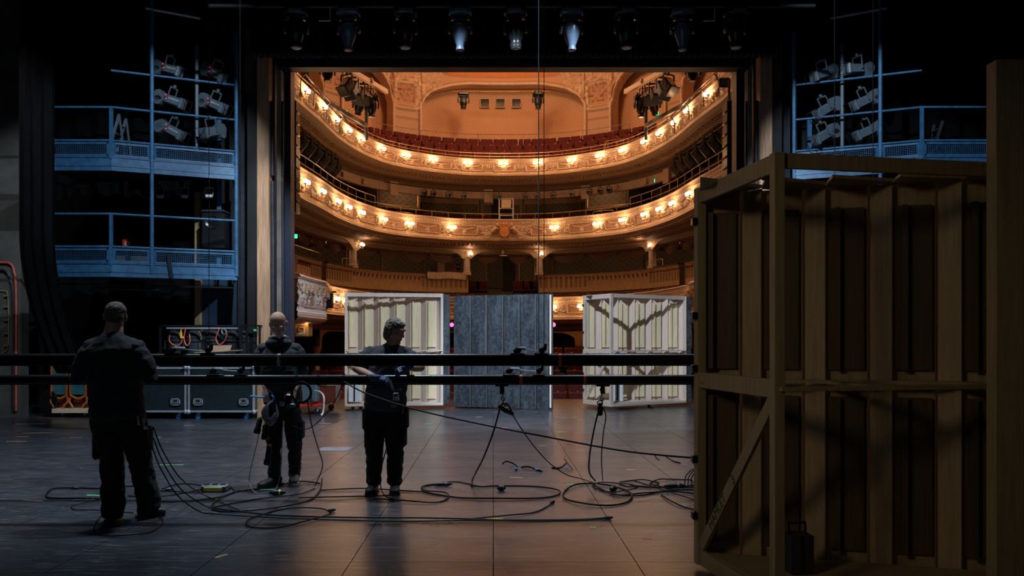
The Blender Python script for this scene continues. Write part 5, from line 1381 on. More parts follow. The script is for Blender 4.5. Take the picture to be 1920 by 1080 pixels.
r = thing('cardboard_box', 'small open cardboard tray on the rack base in front of the lamps', 'box', W(415, 662, 14.66))
b = MB(); f = lambda x, y, D=14.66: W(x, y, D)
b.rings([[f(397, 648), f(435, 647), f(430, 661), f(397, 661)], [f(397, 648, 14.7), f(435, 647, 14.7), f(430, 661, 14.7), f(397, 661, 14.7)]]).build('flap', 'cardboard', r, smooth=False)
b = MB(); b.rings([[f(391, 648), f(385, 660), f(383, 662), f(397, 662)], [f(391, 648, 14.7), f(385, 660, 14.7), f(383, 662, 14.7), f(397, 662, 14.7)]]); b.rings([[f(365, 662, 14.6), f(455, 657, 14.6), f(455, 659, 14.75), f(365, 664, 14.75)], [f(365, 660.5, 14.6), f(455, 655.5, 14.6), f(455, 657, 14.75), f(365, 662, 14.75)]])
b.build('tray', 'cardboard', r, smooth=False)
# orange period furniture upside down on a dolly, left behind the man
r = thing('furniture_dolly', 'pale plywood dolly carrying orange wooden furniture at the far left', 'dolly', V((W(130, 0, 15.1).x, 15.2, 0)))
x0, x1 = W(97, 0, 15.0).x, W(168, 0, 15.0).x
MB().bb(x0, x1, 15.0, 15.6, .09, .17).build('board', 'ply', r, smooth=False)
for x in (x0+.15, x1-.15): caster(r, V((x, 15.1, 0)), 'rubber', .035)
fd = None
for i, (pa, pb) in enumerate(((96, 124), (131, 160))):
    xa, xb = W(pa, 0, 15.1).x, W(pb, 0, 15.1).x; D = 15.12
    r = thing('chair', 'orange wooden chair with teal cloth panel on the dolly, %s of the two' % ('left' if i == 0 else 'right'), 'chair', V(((xa+xb)/2, D+.2, .17)))
    z0, z1 = .42, 1.02; b = MB()
    for x in (xa, xb): b.bar((x, D, z0), (x, D, z1), .035, .03); b.ball((x+(.03 if x == xb else -.0), D-.01, .68), .025, 8, 6)
    b.tube(cr([(xa, D, z0), ((xa+xb)/2, D, z0-.06), (xb, D, z0)]), .025, 8); b.bar((xa, D, z1), (xb, D, z1), .03, .05)
    b.build('frame', 'orange_wood', r)
    MB().bb(xa+.02, xb-.02, D+.005, D+.03, z0+.02, z1).build('cloth_panel', 'teal_cloth', r, smooth=False)
    MB().bb(xa, xb, D+.1, D+.35, .18, .38).build('seat_box', 'mahogany', r, smooth=False)
    for x, sg in ((xa, -1), (xb, 1)):
        MB().tube(cr([(x, D+.02, .40), (x+sg*.02, D, .30), (x-sg*.03, D-.02, .24), (x-sg*.06, D-.03, .18)]), [.02]*24+[.028], 8).build('leg', 'orange_wood', r)
put(MB().lathe([(.20, 0), (.23, .03), (.23, .06), (.12, .07), (.05, .05)], W(95, 752, 15.2), (-.4, -1, 0), 20), 'round_lamp_head', 'black_metal', 'round black lamp head leaning beside the orange furniture', 'lamp')
# red trolley with amplifier, cloth and white cable behind the fair-haired man
r = thing('trolley', 'low red flat trolley behind the fair-haired man', 'trolley', W(595, 775, 15.8))
a = [W(560, 757, 15.6), W(598, 757, 15.6), W(624, 750, 16.6), W(585, 750, 16.6)]; zz = .17
MB().rings([[V((p.x, p.y, zz)) for p in a], [V((p.x, p.y, zz+.04)) for p in a]]).build('platform', 'red_plastic', r, smooth=False)
for p in (a[0], a[1], a[2]): caster(r, V((p.x-.05, p.y+.08, 0)), 'rubber', .06)
x = W(578, 0, 15.6).x; r = thing('electrical_box', 'grey electrical box with rounded edges on the red trolley', 'box', V((x, 15.75, .22)))
MB().bevbox((x, 15.75, .47), (.34, .30, .46), .03).build('cabinet', 'fixture_grey', r); MB().tube(cr([(x-.1, 15.7, .7), (x-.05, 15.65, .76), (x+.1, 15.65, .76), (x+.13, 15.7, .7)]), .015, 6).build('handle', 'weight_grey', r)
xb = W(601, 0, 15.9).x
r = thing('timber_crate', 'dark timber crate with pale top edge on the red trolley', 'crate', V((xb+.1, 16.1, .22)))
MB().bb(xb-.15, xb+.30, 15.95, 16.5, .22, .56).build('crate_side', 'mahogany', r, smooth=False); MB().bb(xb-.17, xb+.33, 15.93, 16.52, .56, .60).build('rim', 'ochre_board', r, smooth=False)
b = MB()
def Pcl(i, j): u, v = i/14, j/10; return (xb-.18+.34*u+.02*math.sin(v*7), 15.88+.2*v, .62+.13*math.sin(PI*u)*math.sin(PI*v)+.03*math.sin(i*1.9)+.03*math.sin(j*2.3))
b.grid(Pcl, 15, 11); o = put(b, 'red_cloth', 'tape_pink', 'crumpled bright red cloth on the crate of the trolley', 'cloth'); o.modifiers.new('s', 'SOLIDIFY').thickness = .01
put(MB().tube(cr([W(590, 733, 15.5), W(600, 735, 15.4), W(607, 745, 15.3), (W(606, 0, 15.3).x, 15.3, .10), (W(602, 0, 15.2).x, 15.2, .02)]), .018, 8), 'hose', 'cable_white', 'thick white hose hanging from the trolley to the floor', 'cable')

# ------------------------------------------------------------------ cables
def ln(pts, r, m, name, lb, cat='cable', k=8, z=None):
    return put(MB().tube(cr(pts, k), r*.68, 7), name, m, lb, cat)
def fl(px_list, r=.010, m='cable_rubber', lb='', lift=0.0, name='cable'):
    pts = []
    for i, (x, y) in enumerate(px_list):
        p = G(x, y); p.z = r*.68+.003+lift+.008*(i % 3 == 1); pts.append(p)
    return ln(pts, r, m, name, lb)
def loop(cx_, cy_, rx, ry, n_=12, ph=0, wob=.06, turns=1.0):
    return [(cx_+rx*(1+wob*math.sin(3*t*2*PI/n_+ph))*math.cos(2*PI*t/n_+ph), cy_+ry*(1+wob*math.cos(2*t*2*PI/n_+ph))*math.sin(2*PI*t/n_+ph)) for t in range(int(n_*turns)+1)]
# the sloping cable from the batten to the near unit
ln([W(645, 716, 7.36), W(690, 739, 7.2), W(780, 768, 7.0), W(900, 795, 6.7), W(1040, 822, 6.4), W(1180, 847, 6.0), W(1330, 861, 5.6), W(1380, 865, 5.5)], .0105, 'cable_rubber', 'cable', 'long black cable sloping down from the lower batten to behind the near scenery unit')
# cables hanging from the two clamps
def shackle(px, y0, y1, D, lb):
    a, c = W(px, y0, D), W(px+1, y1, D); r = thing('shackle_chain', lb, 'shackle', c)
    b = MB(); L_ = (a.z-c.z); k = 4
    for i in range(k): b.torus(a.lerp(c, (i+.5)/k), L_/k*.5, .005, (1, 0, 0) if i % 2 else (0, 1, 0), 14, 5, .55)
    b.build('chain_link', 'black_metal', r)
shackle(942, 728, 760, DF, 'short chain hanging from the clamp in front of the slate flat'); shackle(1128, 728, 760, DF, 'short chain hanging from the clamp in front of the pale unit')
r = thing('pulley_hook', 'black and yellow hook block hanging in front of the slate flat', 'hook', W(948, 778, DF))
MB().loft([(W(936, 762, DF), .03, .02), (W(948, 770, DF), .035, .025), (W(961, 776, DF), .02, .02)], (0, 1, 0), 10).build('hook_body', 'black_metal', r); MB().bevbox(W(948, 760, DF), (.035, .02, .025), .005).build('yellow_tag', 'yellow_plastic', r); MB().tube(cr([W(938, 763, DF), W(942, 757, DF), W(952, 758, DF), W(960, 773, DF)]), .008, 6).build('bail', 'black_metal', r)
put(MB().bevbox(W(1125, 770, DF), (.05, .04, .10), .012).bevbox(W(1125, 760, DF), (.03, .03, .05), .008).torus(W(1125, 756, DF), .025, .006, (0, 1, 0), 14, 5), 'pulley_hook', 'black_metal', 'black hook block hanging in front of the pale unit at right', 'hook')
ln([W(938, 762, DF), W(935, 775, DF), W(925, 810, 7.4), W(908, 855, 7.5), W(893, 885, 7.75), G(886, 905)+V((0, 0, .03)), G(884, 914)+V((0, 0, .02))], .012, 'cable_rubber', 'cable', 'thick cable hanging from the hook by the slate flat down to the left coil')
ln([W(960, 775, DF), W(975, 800, DF), W(1000, 835, 7.5), W(1030, 868, 7.6), W(1062, 890, 7.9), G(1090, 903)+V((0, 0, .03)), G(1115, 910)+V((0, 0, .02))], .008, 'cable_rubber', 'cable', 'thin cable slanting from the hook by the slate flat down right to the big coil')
ln([W(1121, 775, DF), W(1114, 805, DF), W(1106, 850, 7.5), W(1105, 885, 7.6), G(1116, 905)+V((0, 0, .02))], .012, 'cable_rubber', 'cable', 'thicker left cable hanging from the right hook block to the floor coil')
ln([W(1130, 765, DF), W(1136, 780, DF), W(1131, 815, DF), W(1128, 860, 7.5), G(1130, 905)+V((0, 0, .02))], .008, 'cable_rubber', 'cable', 'thinner right cable hanging from the right hook block to the floor coil')
# coils on the stage
for pts, r_, lb in [
    ([(884, 912), (905, 916), (930, 913), (1000, 914), (1045, 922), (1046, 930), (1010, 936), (930, 938), (860, 935), (800, 925), (793, 918), (800, 913), (822, 911)], .012, 'long flat cable loop on the stage in front of the slate flat'),
    ([(700, 937), (760, 942), (815, 944), (840, 936), (835, 927), (800, 922), (790, 917), (800, 913), (850, 905), (884, 910)], .010, 'cable curving from the gloved man towards the left coil on the stage'),
    ([(1115, 908), (1080, 912), (1058, 924), (1060, 937), (1090, 947), (1140, 950), (1175, 944), (1185, 932), (1175, 922), (1150, 914), (1120, 910)], .013, 'big oval black cable loop on the stage in front of the near unit'),
    ([(1110, 908), (1130, 922), (1160, 930), (1210, 926), (1260, 925), (1310, 928), (1340, 930)], .011, 'cable running right from the oval loop to the near unit, upper one'),
    ([(1120, 914), (1150, 930), (1200, 931), (1250, 922), (1300, 922), (1340, 921)], .011, 'cable running right from the oval loop to the near unit, lower one'),
    (loop(1262, 908, 42, 8, 12, .4, .05, 2.0), .010, 'double coil of black cable near the foot of the near unit'),
    (loop(1200, 909, 36, 7, 12, 1.2, .08, 1.4), .010, 'small flat coil of black cable left of the double coil'),
    (loop(1150, 915, 40, 8, 12, 2.0, .15, 1.6), .008, 'tangled thin cable inside the oval loop'),
    ([(1180, 911), (1230, 917), (1280, 916), (1330, 913)], .010, 'straight black cable crossing the coils towards the near unit'),
    ([(1240, 930), (1262, 945), (1290, 955), (1335, 962)], .011, 'cable leaving the coils down to the right behind the near post'),
    ([(1300, 938), (1270, 930), (1225, 914), (1190, 903)], .008, 'thin cable under the coils near the near unit'),
    ([(620, 963), (600, 957), (540, 955), (480, 970), (462, 982), (470, 990), (520, 991), (580, 979), (622, 965)], .009, 'thin cable loop with a connector on the stage in front of the fair-haired man'),
    ([(400, 955), (440, 962), (520, 968), (640, 972), (800, 975), (960, 977), (1090, 976), (1144, 974)], .010, 'long straight black cable across the front of the stage, upper strand'),
    ([(395, 965), (470, 972), (600, 976), (760, 979), (900, 979), (1020, 978), (1140, 976)], .008, 'long straight black cable across the front of the stage, lower strand'),
    ([(880, 975), (950, 970), (1000, 963), (1025, 952), (1036, 945)], .009, 'curved cable end with a connector in front of the oval loop'),
    ([(600, 921), (680, 919), (760, 922), (800, 924)], .010, 'flat cable passing behind the feet of the gloved man'),
    ([(560, 935), (620, 935), (690, 932), (745, 930)], .010, 'flat cable passing under the feet of the gloved man'),
    ([(600, 908), (560, 906), (510, 915), (440, 925), (402, 945), (402, 958), (440, 961), (520, 955), (580, 940), (600, 920), (604, 900)], .011, 'wide cable loop around the feet of the fair-haired man'),
    ([(590, 918), (560, 930), (500, 935), (440, 945), (400, 955)], .009, 'thin cable crossing the wide loop by the fair-haired man'),
    ([(290, 912), (230, 916), (190, 918), (140, 917), (100, 920), (87, 930), (95, 936), (150, 938), (190, 936)], .012, 'cable loop on the floor left of the man seen from the back'),
    ([(240, 932), (300, 934), (350, 925), (400, 915), (430, 915), (437, 925), (400, 936), (330, 945), (300, 942), (275, 938)], .010, 'cable loop with splitter right of the man seen from the back'),
    ([(190, 936), (160, 945), (135, 950), (140, 957), (180, 960), (250, 963)], .007, 'faint thin cable loop behind the left foot of the man seen from the back'),
    ([(205, 958), (185, 975), (176, 995), (190, 1005), (230, 1008), (280, 1000), (303, 985), (304, 975), (295, 968)], .007, 'thin cable loop on the floor under the man seen from the back'),
    ([(304, 918), (340, 910), (385, 914), (380, 925), (330, 925), (300, 922)], .009, 'short cable loop beside the power splitter'),
    ([(437, 920), (470, 925), (500, 926), (530, 925)], .006, 'thin cable from the splitter to the fair-haired man'),
    ([(1300, 870), (1318, 875), (1345, 880)], .012, 'dark strap end lying by the post of the near unit')]:
    fl(pts, r_, 'cable_rubber', lb)
for k in range(4):
    x = 1284+6*k; ln([G(x, 916)+V((0, 0, .02)), W(x+2, 893, 7.7), W(x+16, 880, 7.6), W(x+30, 885, 7.5), G(x+40, 915)+V((0, 0, .02))], .008, 'cable_rubber', 'cable', '%s of four cable arcs standing up beside the post of the near unit' % ['outermost', 'second', 'third', 'innermost'][k])
# cables falling from the hand of man one
for k, (x0, y0, e, lb) in enumerate(((287, 820, (402, 958), 'upper'), (284, 835, (400, 966), 'middle'), (287, 800, (450, 960), 'outer'))):
    D_ = 6.5; g = G(*e); 
    ln([W(x0, y0, D_), W(x0+18, y0+45, 6.5), W(x0+50, y0+95, 6.55), G(x0+90, y0+135)+V((0, 0, .05)), g+V((0, 0, .012))], .008, 'cable_rubber', 'cable', '%s of three cables falling from the hip of the man seen from the back' % lb)
# power splitter
g = G(403, 921); r = thing('power_splitter', 'grey multi-socket power splitter with yellow side on the floor left of centre', 'splitter', g)
MB().bevbox(g+V((0, 0, .035)), (.25, .12, .06), .01).build('socket_block', 'fixture_grey', r); MB().bevbox(g+V((0, -.062, .03)), (.18, .008, .04), .003).build('yellow_side', 'tape_yellow', r)
b = MB()
for i in range(3): b.cyl(g+V((-.08+.08*i, 0, .064)), g+V((-.08+.08*i, 0, .07)), .028, 12)
b.build('socket', 'black_metal', r)
def connector(px, py, lb, L_=.16, r_=.022, ang=0, m='rubber', name='cable_connector'):
    L_ *= .72; r_ *= .66
    g = G(px, py)+V((0, 0, r_+.003)); d = V((math.cos(ang), math.sin(ang), 0)); r = thing(name, lb, 'connector', g-V((0, 0, r_)))
    MB().lathe([(r_*.4, -L_/2), (r_*.8, -L_/3), (r_, -L_/4), (r_, L_/4), (r_*.8, L_/3), (r_*.4, L_/2)], g, d, 10).build('body', m, r); MB().lathe([(r_*1.1, L_*.1), (r_*1.1, L_*.2)], g, d, 10).build('ring', 'yellow_plastic' if 'yellow' in lb else 'fixture_grey', r)
connector(831, 912, 'black inline connector on the left coil near the slate flat', .26, .03, .1)
connector(940, 921, 'round black plug lying inside the long flat loop', .12, .045, .3)
connector(1150, 922, 'black plug with orange band inside the oval loop', .14, .045, .8)
connector(1265, 916, 'long ribbed black connector among the coils by the near unit', .30, .04, 0)
connector(1036, 945, 'plug at the end of the curved cable in front of the oval loop', .10, .025, 1.0)
connector(1140, 974, 'metal plug where the long straight cables end', .12, .02, .1)
connector(622, 960, 'plug on the thin cable loop in front of the fair-haired man', .10, .022, .5)
connector(520, 929, 'black connector with yellow ring by the feet of the fair-haired man', .22, .04, .1)
connector(316, 921, 'small plug beside the power splitter', .10, .022, .5)
connector(430, 918, 'silver plug at the right of the power splitter', .08, .02, 1.2)
connector(140, 918, 'plug on the cable loop at the far left of the floor', .12, .02, 0)
# hook and loop straps on the stage
def velcro(pts, lb, hz=.02):
    P_ = [G(x, y)+V((0, 0, z)) for x, y, z in pts]; b = MB(); c = cr(P_, 6); b.rings([[p+V((0, -.015, .004)), p+V((0, .015, .004)), p+V((0, .015, .018)), p+V((0, -.015, .018))] for p in c]); return put(b, 'cable_tie_strap', 'black_velour', lb, 'strap')
velcro([(941, 871, .0), (950, 870, .02), (962, 874, .02), (971, 878, .0), (966, 884, .0)], 'leftmost of the three cable straps lying on the stage')
velcro([(977, 878, 0), (990, 880, .02), (1005, 882, .0), (1017, 886, 0)], 'middle one of the three cable straps lying on the stage')
velcro([(1034, 879, 0), (1050, 879, .0), (1062, 876, .04), (1058, 870, .05), (1074, 883, 0)], 'rightmost of the three cable straps, knotted, on the stage')
for i, (px, py, lb) in enumerate(((967, 883, 'leftmost'), (1008, 884, 'middle'), (1062, 881, 'rightmost'))): put(MB().bevbox(G(px, py)+V((0, 0, .026)), (.06, .03, .012), .004), 'blue_strap_end', 'tape_blue', 'blue end of the %s cable strap on the stage' % lb, 'strap')
velcro([(1228, 856, 0), (1233, 862, 0), (1236, 864, 0)], 'tiny black strap scrap on the stage left of the near post')
velcro([(1248, 857, 0), (1262, 866, 0), (1276, 870, 0)], 'thin dark strap on the stage below the sloping cable')
# cable coil on the lower batten and dangling cables
b = MB(); c = W(565, 736, 7.34)
for k in range(4): b.torus(c+V((.003*k, -.012*k, .004*(k % 2))), .098-.004*(k % 3), .0085, (.12, 1, 0), 36, 8)
put(b, 'cable_coil', 'cable_rubber', 'round coil of black cable hanging from the lower batten beside the fair-haired man', 'cable')
ln([W(576, 750, 7.3), W(585, 800, 7.35), W(598, 845, 7.5), W(605, 870, 7.7), W(600, 890, 7.9), G(590, 915)+V((0, 0, .02))], .008, 'cable_rubber', 'cable', 'black cable dropping from the hanging coil to the floor loop')
ln([W(643, 717, 7.36), W(632, 745, 7.4), W(612, 775, 7.5), W(580, 803, 7.7), W(553, 800, 7.8), W(533, 778, 7.8), W(528, 760, 7.8)], .007, 'cable_rubber', 'cable', 'thin cable sagging between the lower batten and the hip of the fair-haired man')
ln([W(489, 790, 7.72), W(482, 830, 7.7), W(470, 880, 7.7), W(468, 905, 7.75), G(480, 928)+V((0, 0, .02)), G(510, 926)+V((0, 0, .02)), G(520, 915)+V((0, 0, .02)), W(527, 880, 7.8), W(530, 800, 7.8)], .006, 'cable_grey', 'cable', 'thin grey cable hanging in a long loop in front of the fair-haired man')
ln([W(760, 770, 7.40), W(735, 810, 7.3), W(722, 850, 7.35), W(713, 890, 7.35), W(716, 920, 7.3), G(730, 938)+V((0, 0, .02)), G(760, 942)+V((0, 0, .02))], .008, 'cable_rubber', 'cable', 'black cable dropping between the legs of the gloved man to the floor')
r = thing('cable_bundle', 'bundle of thin black cables hanging in front of the thigh of the fair-haired man', 'cable', W(508, 790, 7.75))
b = MB()
for k in range(9):
    x0 = 492+k*1.5; dd = 7.74-.006*k
    b.tube(cr([W(507+k*.6, 752, dd), W(x0, 768-k, dd-.02), W(x0+1, 785, dd-.03), W(508+k, 798-k*3, dd-.03), W(522-k*.4, 780, dd-.01), W(517, 757, dd)]), .0045, 5)
b.build('loops', 'cable_grey', r)
for px, py, a_, lb in ((485, 797, .25, 'left'), (497, 808, .05, 'right')):
    r = thing('plug_connector', 'black plug with yellow ring hanging below the cable bundle, %s of two' % lb, 'connector', W(px, py+10, 7.7)); d = V((-a_, 0, -1)).normalized()
    MB().lathe([(.012, -.07), (.026, -.05), (.028, .03), (.034, .04), (.034, .08), (.03, .085)], W(px, py, 7.7), d, 12).build('body', 'black_metal', r); MB().lathe([(.014, -.085), (.014, -.065)], W(px, py, 7.7), d, 10).build('ring', 'yellow_plastic', r)
r = thing('plug_connector', 'black plug with yellow ring dangling lower in front of the shin of the fair-haired man', 'connector', W(503, 865, 7.72)); MB().lathe([(.012, -.09), (.026, -.06), (.028, .05), (.034, .06), (.034, .10), (.03, .105)], W(503, 852, 7.72), (-.15, 0, -1), 12).build('body', 'black_metal', r); MB().lathe([(.014, -.10), (.014, -.085)], W(503, 852, 7.72), (-.15, 0, -1), 10).build('ring', 'yellow_plastic', r)
MB_ = MB().tube(cr([W(505, 840, 7.72), W(508, 800, 7.74), W(507, 760, 7.74)]), .005, 6); put(MB_, 'cable', 'cable_rubber', 'thin cable holding the lower dangling plug of the fair-haired man', 'cable')
# ------------------------------------------------------------------ tape marks on the floor
plain('patch_grey', (0.20, 0.21, 0.26), 0.5)
tapes = [(105, 801, .22, 'tape_green', 'small green', 'at the far left of the floor'), (110, 793, .30, 'tape_green', 'yellowish green', 'at the far left behind the man seen from the back'), (58, 795, .5, 'tape_white', 'white', 'near the grey pier at the far left'), (72, 812, .45, 'tape_tan', 'long tan', 'on the floor at the far left'), (42, 819, .2, 'tape_tan', 'short tan', 'on the floor at the far left'),
         (30, 828, .3, 'tape_tan', 'tan', 'closest to the left edge of the picture'), (95, 784, .5, 'tape_pink', 'pink', 'in front of the orange furniture'), (150, 787, .3, 'tape_pink', 'short pink', 'in front of the orange furniture near the man'), (142, 821, .2, 'tape_pink', 'small red', 'left of the man seen from the back'),
         (320, 872, .30, 'tape_green', 'bright green', 'right of the man seen from the back'), (298, 820, .06, 'tape_green', 'tiny green', 'between the man seen from the back and the flight cases'), (175, 929, .14, 'tape_green', 'green', 'inside the leftmost cable loop'), (498, 918, .20, 'tape_green', 'green', 'by the shoe of the fair-haired man'),
         (355, 798, .2, 'tape_tan', 'tan', 'in front of the flight cases'), (62, 939, .2, 'tape_tan', 'tan', 'left of the leftmost cable loop'), (610, 794, .22, 'tape_tan', 'pale orange', 'in front of the red trolley'), (802, 795, .14, 'tape_green', 'pale green', 'in front of the pale unit behind the gloved man'),
         (898, 782, .12, 'tape_tan', 'pale orange', 'in front of the slate flat'), (945, 802, .10, 'tape_pink', 'small pink', 'in front of the slate flat beside the hanging cable'), (1046, 782, .18, 'tape_tan', 'tan', 'in the gap right of the slate flat'), (1058, 784, .16, 'tape_green', 'green', 'in the gap right of the slate flat'), (1077, 783, .1, 'tape_green', 'small green', 'in front of the post of the pale unit at right'),
         (1052, 810, .14, 'tape_green', 'green', 'just above the yellow mark right of centre'), (1049, 821, .14, 'tape_yellow', 'yellow', 'just below a green mark right of centre'), (1017, 836, .12, 'tape_tan', 'pale orange', 'crossed by the slanting thin cable'), (968, 896, .14, 'tape_tan', 'orange', 'between the straps and the long flat loop'), (1076, 909, .16, 'tape_green', 'arrow-like green', 'left of the oval loop'),
         (1280, 873, .10, 'tape_pink', 'pink', 'left of the near unit'), (928, 973, .14, 'tape_yellow', 'yellow green', 'on the long straight cable'), (1112, 989, .05, 'tape_green', 'small green', 'in front of the cable end'), (1212, 1010, .07, 'tape_pink', 'dull pink', 'alone at the lower right of the floor'), (836, 861, .05, 'tape_pink', 'tiny pink', 'between the gloved man and the slate flat'),
         (928, 773, .12, 'tape_pink', 'pink', 'at the foot of the slate flat'), (1155, 775, .12, 'tape_pink', 'pink', 'at the foot of the pale unit at right'), (415, 1043-0, .10, 'tape_tan', 'long tan', 'along the seam at the lower left'), (1183, 881, .10, 'tape_white', 'white', 'above the oval loop'), (628, 842, .42, 'patch_grey', 'large square grey', 'between the fair-haired and the gloved man')]
for i, (px, py, L_, m, c_, wh) in enumerate(tapes):
    g = G(px, py); wd_ = .03 if 'square' not in c_ else .35
    b = MB(); a_ = ((i*37) % 7-3)*.06 if 'seam' not in wh else 1.0; R = Matrix.Rotation(a_, 3, 'Z'); b.box(g+V((0, 0, .0022)), (L_, wd_, .0016), R)
    put(b, 'tape_mark', m, '%s tape mark %s' % (c_, wh), 'tape', False, 'tape marks on the stage')
# ------------------------------------------------------------------ people
def remesh(mb, name, mat, parent, vox=.008, sm=4, fold=0.0, fs=9.0, smin=None, keep=None):
    me = bpy.data.meshes.new('temp'); me.from_pydata(mb.v, [], mb.f); me.update()
    import bmesh
    bm = bmesh.new(); bm.from_mesh(me); bmesh.ops.recalc_face_normals(bm, faces=bm.faces); bm.to_mesh(me); bm.free()
    o = bpy.data.objects.new('temp', me); COL.objects.link(o)
    m = o.modifiers.new('r', 'REMESH'); m.mode = 'VOXEL'; m.voxel_size = vox
    if sm: s = o.modifiers.new('s', 'SMOOTH'); s.factor = .5; s.iterations = sm
    dg = bpy.context.evaluated_depsgraph_get(); e = o.evaluated_get(dg)
    res = bpy.data.meshes.new_from_object(e); bpy.data.objects.remove(o); bpy.data.meshes.remove(me)
    if fold:
        nn = [v.normal.copy() for v in res.vertices]
        for v, n_ in zip(res.vertices, nn):
            p = v.co; q = noise.noise(V((p.x*fs, p.y*fs, p.z*fs*1.6)))+.5*noise.noise(V((p.x*fs*2.3+4, p.y*fs*2.3, p.z*fs*3)))
            rdg = 1-abs(q)*2.2
            v.co = p+n_*fold*max(-.8, rdg)
    off = root_loc(parent); res.transform(Matrix.Translation(-off)); res.materials.clear(); res.materials.append(M[mat])
    for p in res.polygons: p.use_smooth = True
    res.name = name; ob = bpy.data.objects.new(name, res); COL.objects.link(ob); ob.parent = parent; return ob
def hand(b, wr, d, up, thumb, curl=.5, L_=.18, spread=1.0):
    """wr wrist point, d direction of palm, up = back of the hand normal, thumb = +1/-1 side"""
    d = V(d).normalized(); up = (V(up)-d*V(up).dot(d)).normalized(); sd = d.cross(up).normalized()*thumb
    pl = L_*.52; w_ = .040
    b.loft([(wr, .027, .021), (wr+d*pl*.35, .034, .018), (wr+d*pl*.8, w_, .016), (wr+d*pl, w_*.95, .013)], sd, 14, 2.6)
    for k, (t, ln_) in enumerate(((.95, .85), (.33, 1.0), (-.30, .93), (-.90, .74))):
        p = wr+d*(pl*.94)+sd*w_*.80*t; dd = (d+sd*.10*t*spread).normalized(); a = 0; pts = [(p, .0092, .0092)]; q = p
        for j, f in enumerate((.46, .30, .24)):
            a += curl*(.75, .9, .6)[j]; v_ = dd*math.cos(a)-up*math.sin(a); q = q+v_*L_*.48*ln_*f; pts.append((q, .0088-.0008*j, .0088-.0008*j))
        b.loft(pts, sd, 8)
    p = wr+d*pl*.25+sd*w_*.7; t1 = p+(d*.75+sd*.8-up*.35).normalized()*.042; t2 = t1+(d*.95+sd*.25-up*(.3+curl*.4)).normalized()*.034; t3 = t2+(d*.95-sd*.1-up*(.3+curl*.5)).normalized()*.026
    b.loft([(p, .013, .012), (t1, .0115, .011), (t2, .0105, .010), (t3, .0085, .008)], up, 8)
def head(b, c, fwd, up, s=1.0, ears=True):
    fwd = V(fwd).normalized(); up = (V(up)-fwd*V(up).dot(fwd)).normalized(); rt = fwd.cross(up)
    R = Matrix((rt, fwd, up)).transposed(); f = lambda x, y, z: c+(rt*x+fwd*y+up*z)*s
    b.ball(f(0, -.012, .030), (.076*s, .094*s, .088*s), 20, 14, R)
    b.ball(f(0, .012, -.015), (.068*s, .078*s, .088*s), 18, 12, R)
    b.ball(f(0, .028, -.060), (.050*s, .055*s, .050*s), 16, 10, R)      # jaw
    b.ball(f(0, .070, -.092), (.024*s, .020*s, .020*s), 12, 8, R)       # chin
    b.loft([(f(0, .078, .020), .010*s, .010*s), (f(0, .094, -.005), .012*s, .012*s), (f(0, .104, -.026), .016*s, .013*s)], rt, 10)   # nose
    b.ball(f(0, .084, .036), (.055*s, .014*s, .011*s), 14, 8, R)        # brow
    for x in (-1, 1):
        b.ball(f(x*.030, .072, .018), (.016*s, .012*s, .011*s), 10, 8, R)    # eyes
        b.ball(f(x*.042, .060, -.018), (.022*s, .020*s, .020*s), 10, 8, R)   # cheeks
        b.ball(f(x*.080, -.012, .000), (.010*s, .020*s, .032*s), 12, 8, R @ Matrix.Rotation(x*.3, 3, 'Z')) # ears
        b.ball(f(x*.083, -.012, -.018), (.007*s, .012*s, .014*s), 8, 6, R)
    b.ball(f(0, .084, -.052), (.024*s, .011*s, .008*s), 12, 6, R); b.ball(f(0, .082, -.064), (.021*s, .011*s, .008*s), 12, 6, R)   # lips
    return f, R
def shoe(par, heel, toe, mat, sole='rubber', s=1.0, name='boot'):
    d = V((toe.x-heel.x, toe.y-heel.y, 0)); L_ = d.length; d.normalize(); sd = V((d.y, -d.x, 0)); f = lambda u, v, z: V((heel.x, heel.y, 0))+d*u+sd*v+V((0, 0, z))
    b = MB(); b.loft([(f(0, 0, .055), .040*s, .045), (f(L_*.25, 0, .06), .044*s, .052), (f(L_*.55, 0, .050), .048*s, .040), (f(L_*.80, 0, .043), .052*s, .032), (f(L_*.95, 0, .036), .042*s, .024)], sd, 16, 2.4)
    b.loft([(f(.035, 0, .07), .045*s, .050), (f(.045, 0, .14), .046*s, .052)], sd, 14)
    o = remesh(b, name, mat, par, .006, 2)
    q = MB(); prof = []
    for z in (.0, .022):
        prof.append([f(u, v*s, z) for u, v in ((-.035, -.03), (-.01, -.044), (L_*.3, -.042), (L_*.6, -.050), (L_*.82, -.055), (L_*.96, -.040), (L_*1.03, 0), (L_*.96, .040), (L_*.82, .055), (L_*.6, .050), (L_*.3, .042), (-.01, .044), (-.035, .03))])
    q.rings(prof); q.build('sole', sole, o)
    t = MB()
    for k in range(4): u = L_*(.36+.10*k); zz = .108-.014*k; t.tube([f(u, -.028, zz-.01), f(u+.01, 0, zz+.004), f(u, .028, zz-.01)], .003, 5)
    t.build('lace', 'cable_grey', o)
def torso(b, hip, neck, right, wid, dep, sh_w, belly=0.0, grow=0.0, z_low=0.0, fwd=V((0, -1, 0))):
    """from hips to neck base; wid/dep half sizes at waist"""
    ax = neck-hip; P_ = lambda t, o=0: hip+ax*t+fwd*o; g = grow
    b.loft([(P_(z_low), wid*1.04+g, dep*1.05+g), (P_(.15), wid*1.03+g, dep*1.03+g), (P_(.32, belly*.6), wid+g, dep*(1+belly*2)+g), (P_(.52, belly*.4), wid*1.05+g, dep*1.06+g), (P_(.70), sh_w*.86+g, dep*1.08+g),
            (P_(.84), sh_w*.88+g, dep*.92+g), (P_(.93), sh_w*.66+g*.8, dep*.70+g), (P_(1.0), .085+g, .070+g)], right, 22, 2.5)
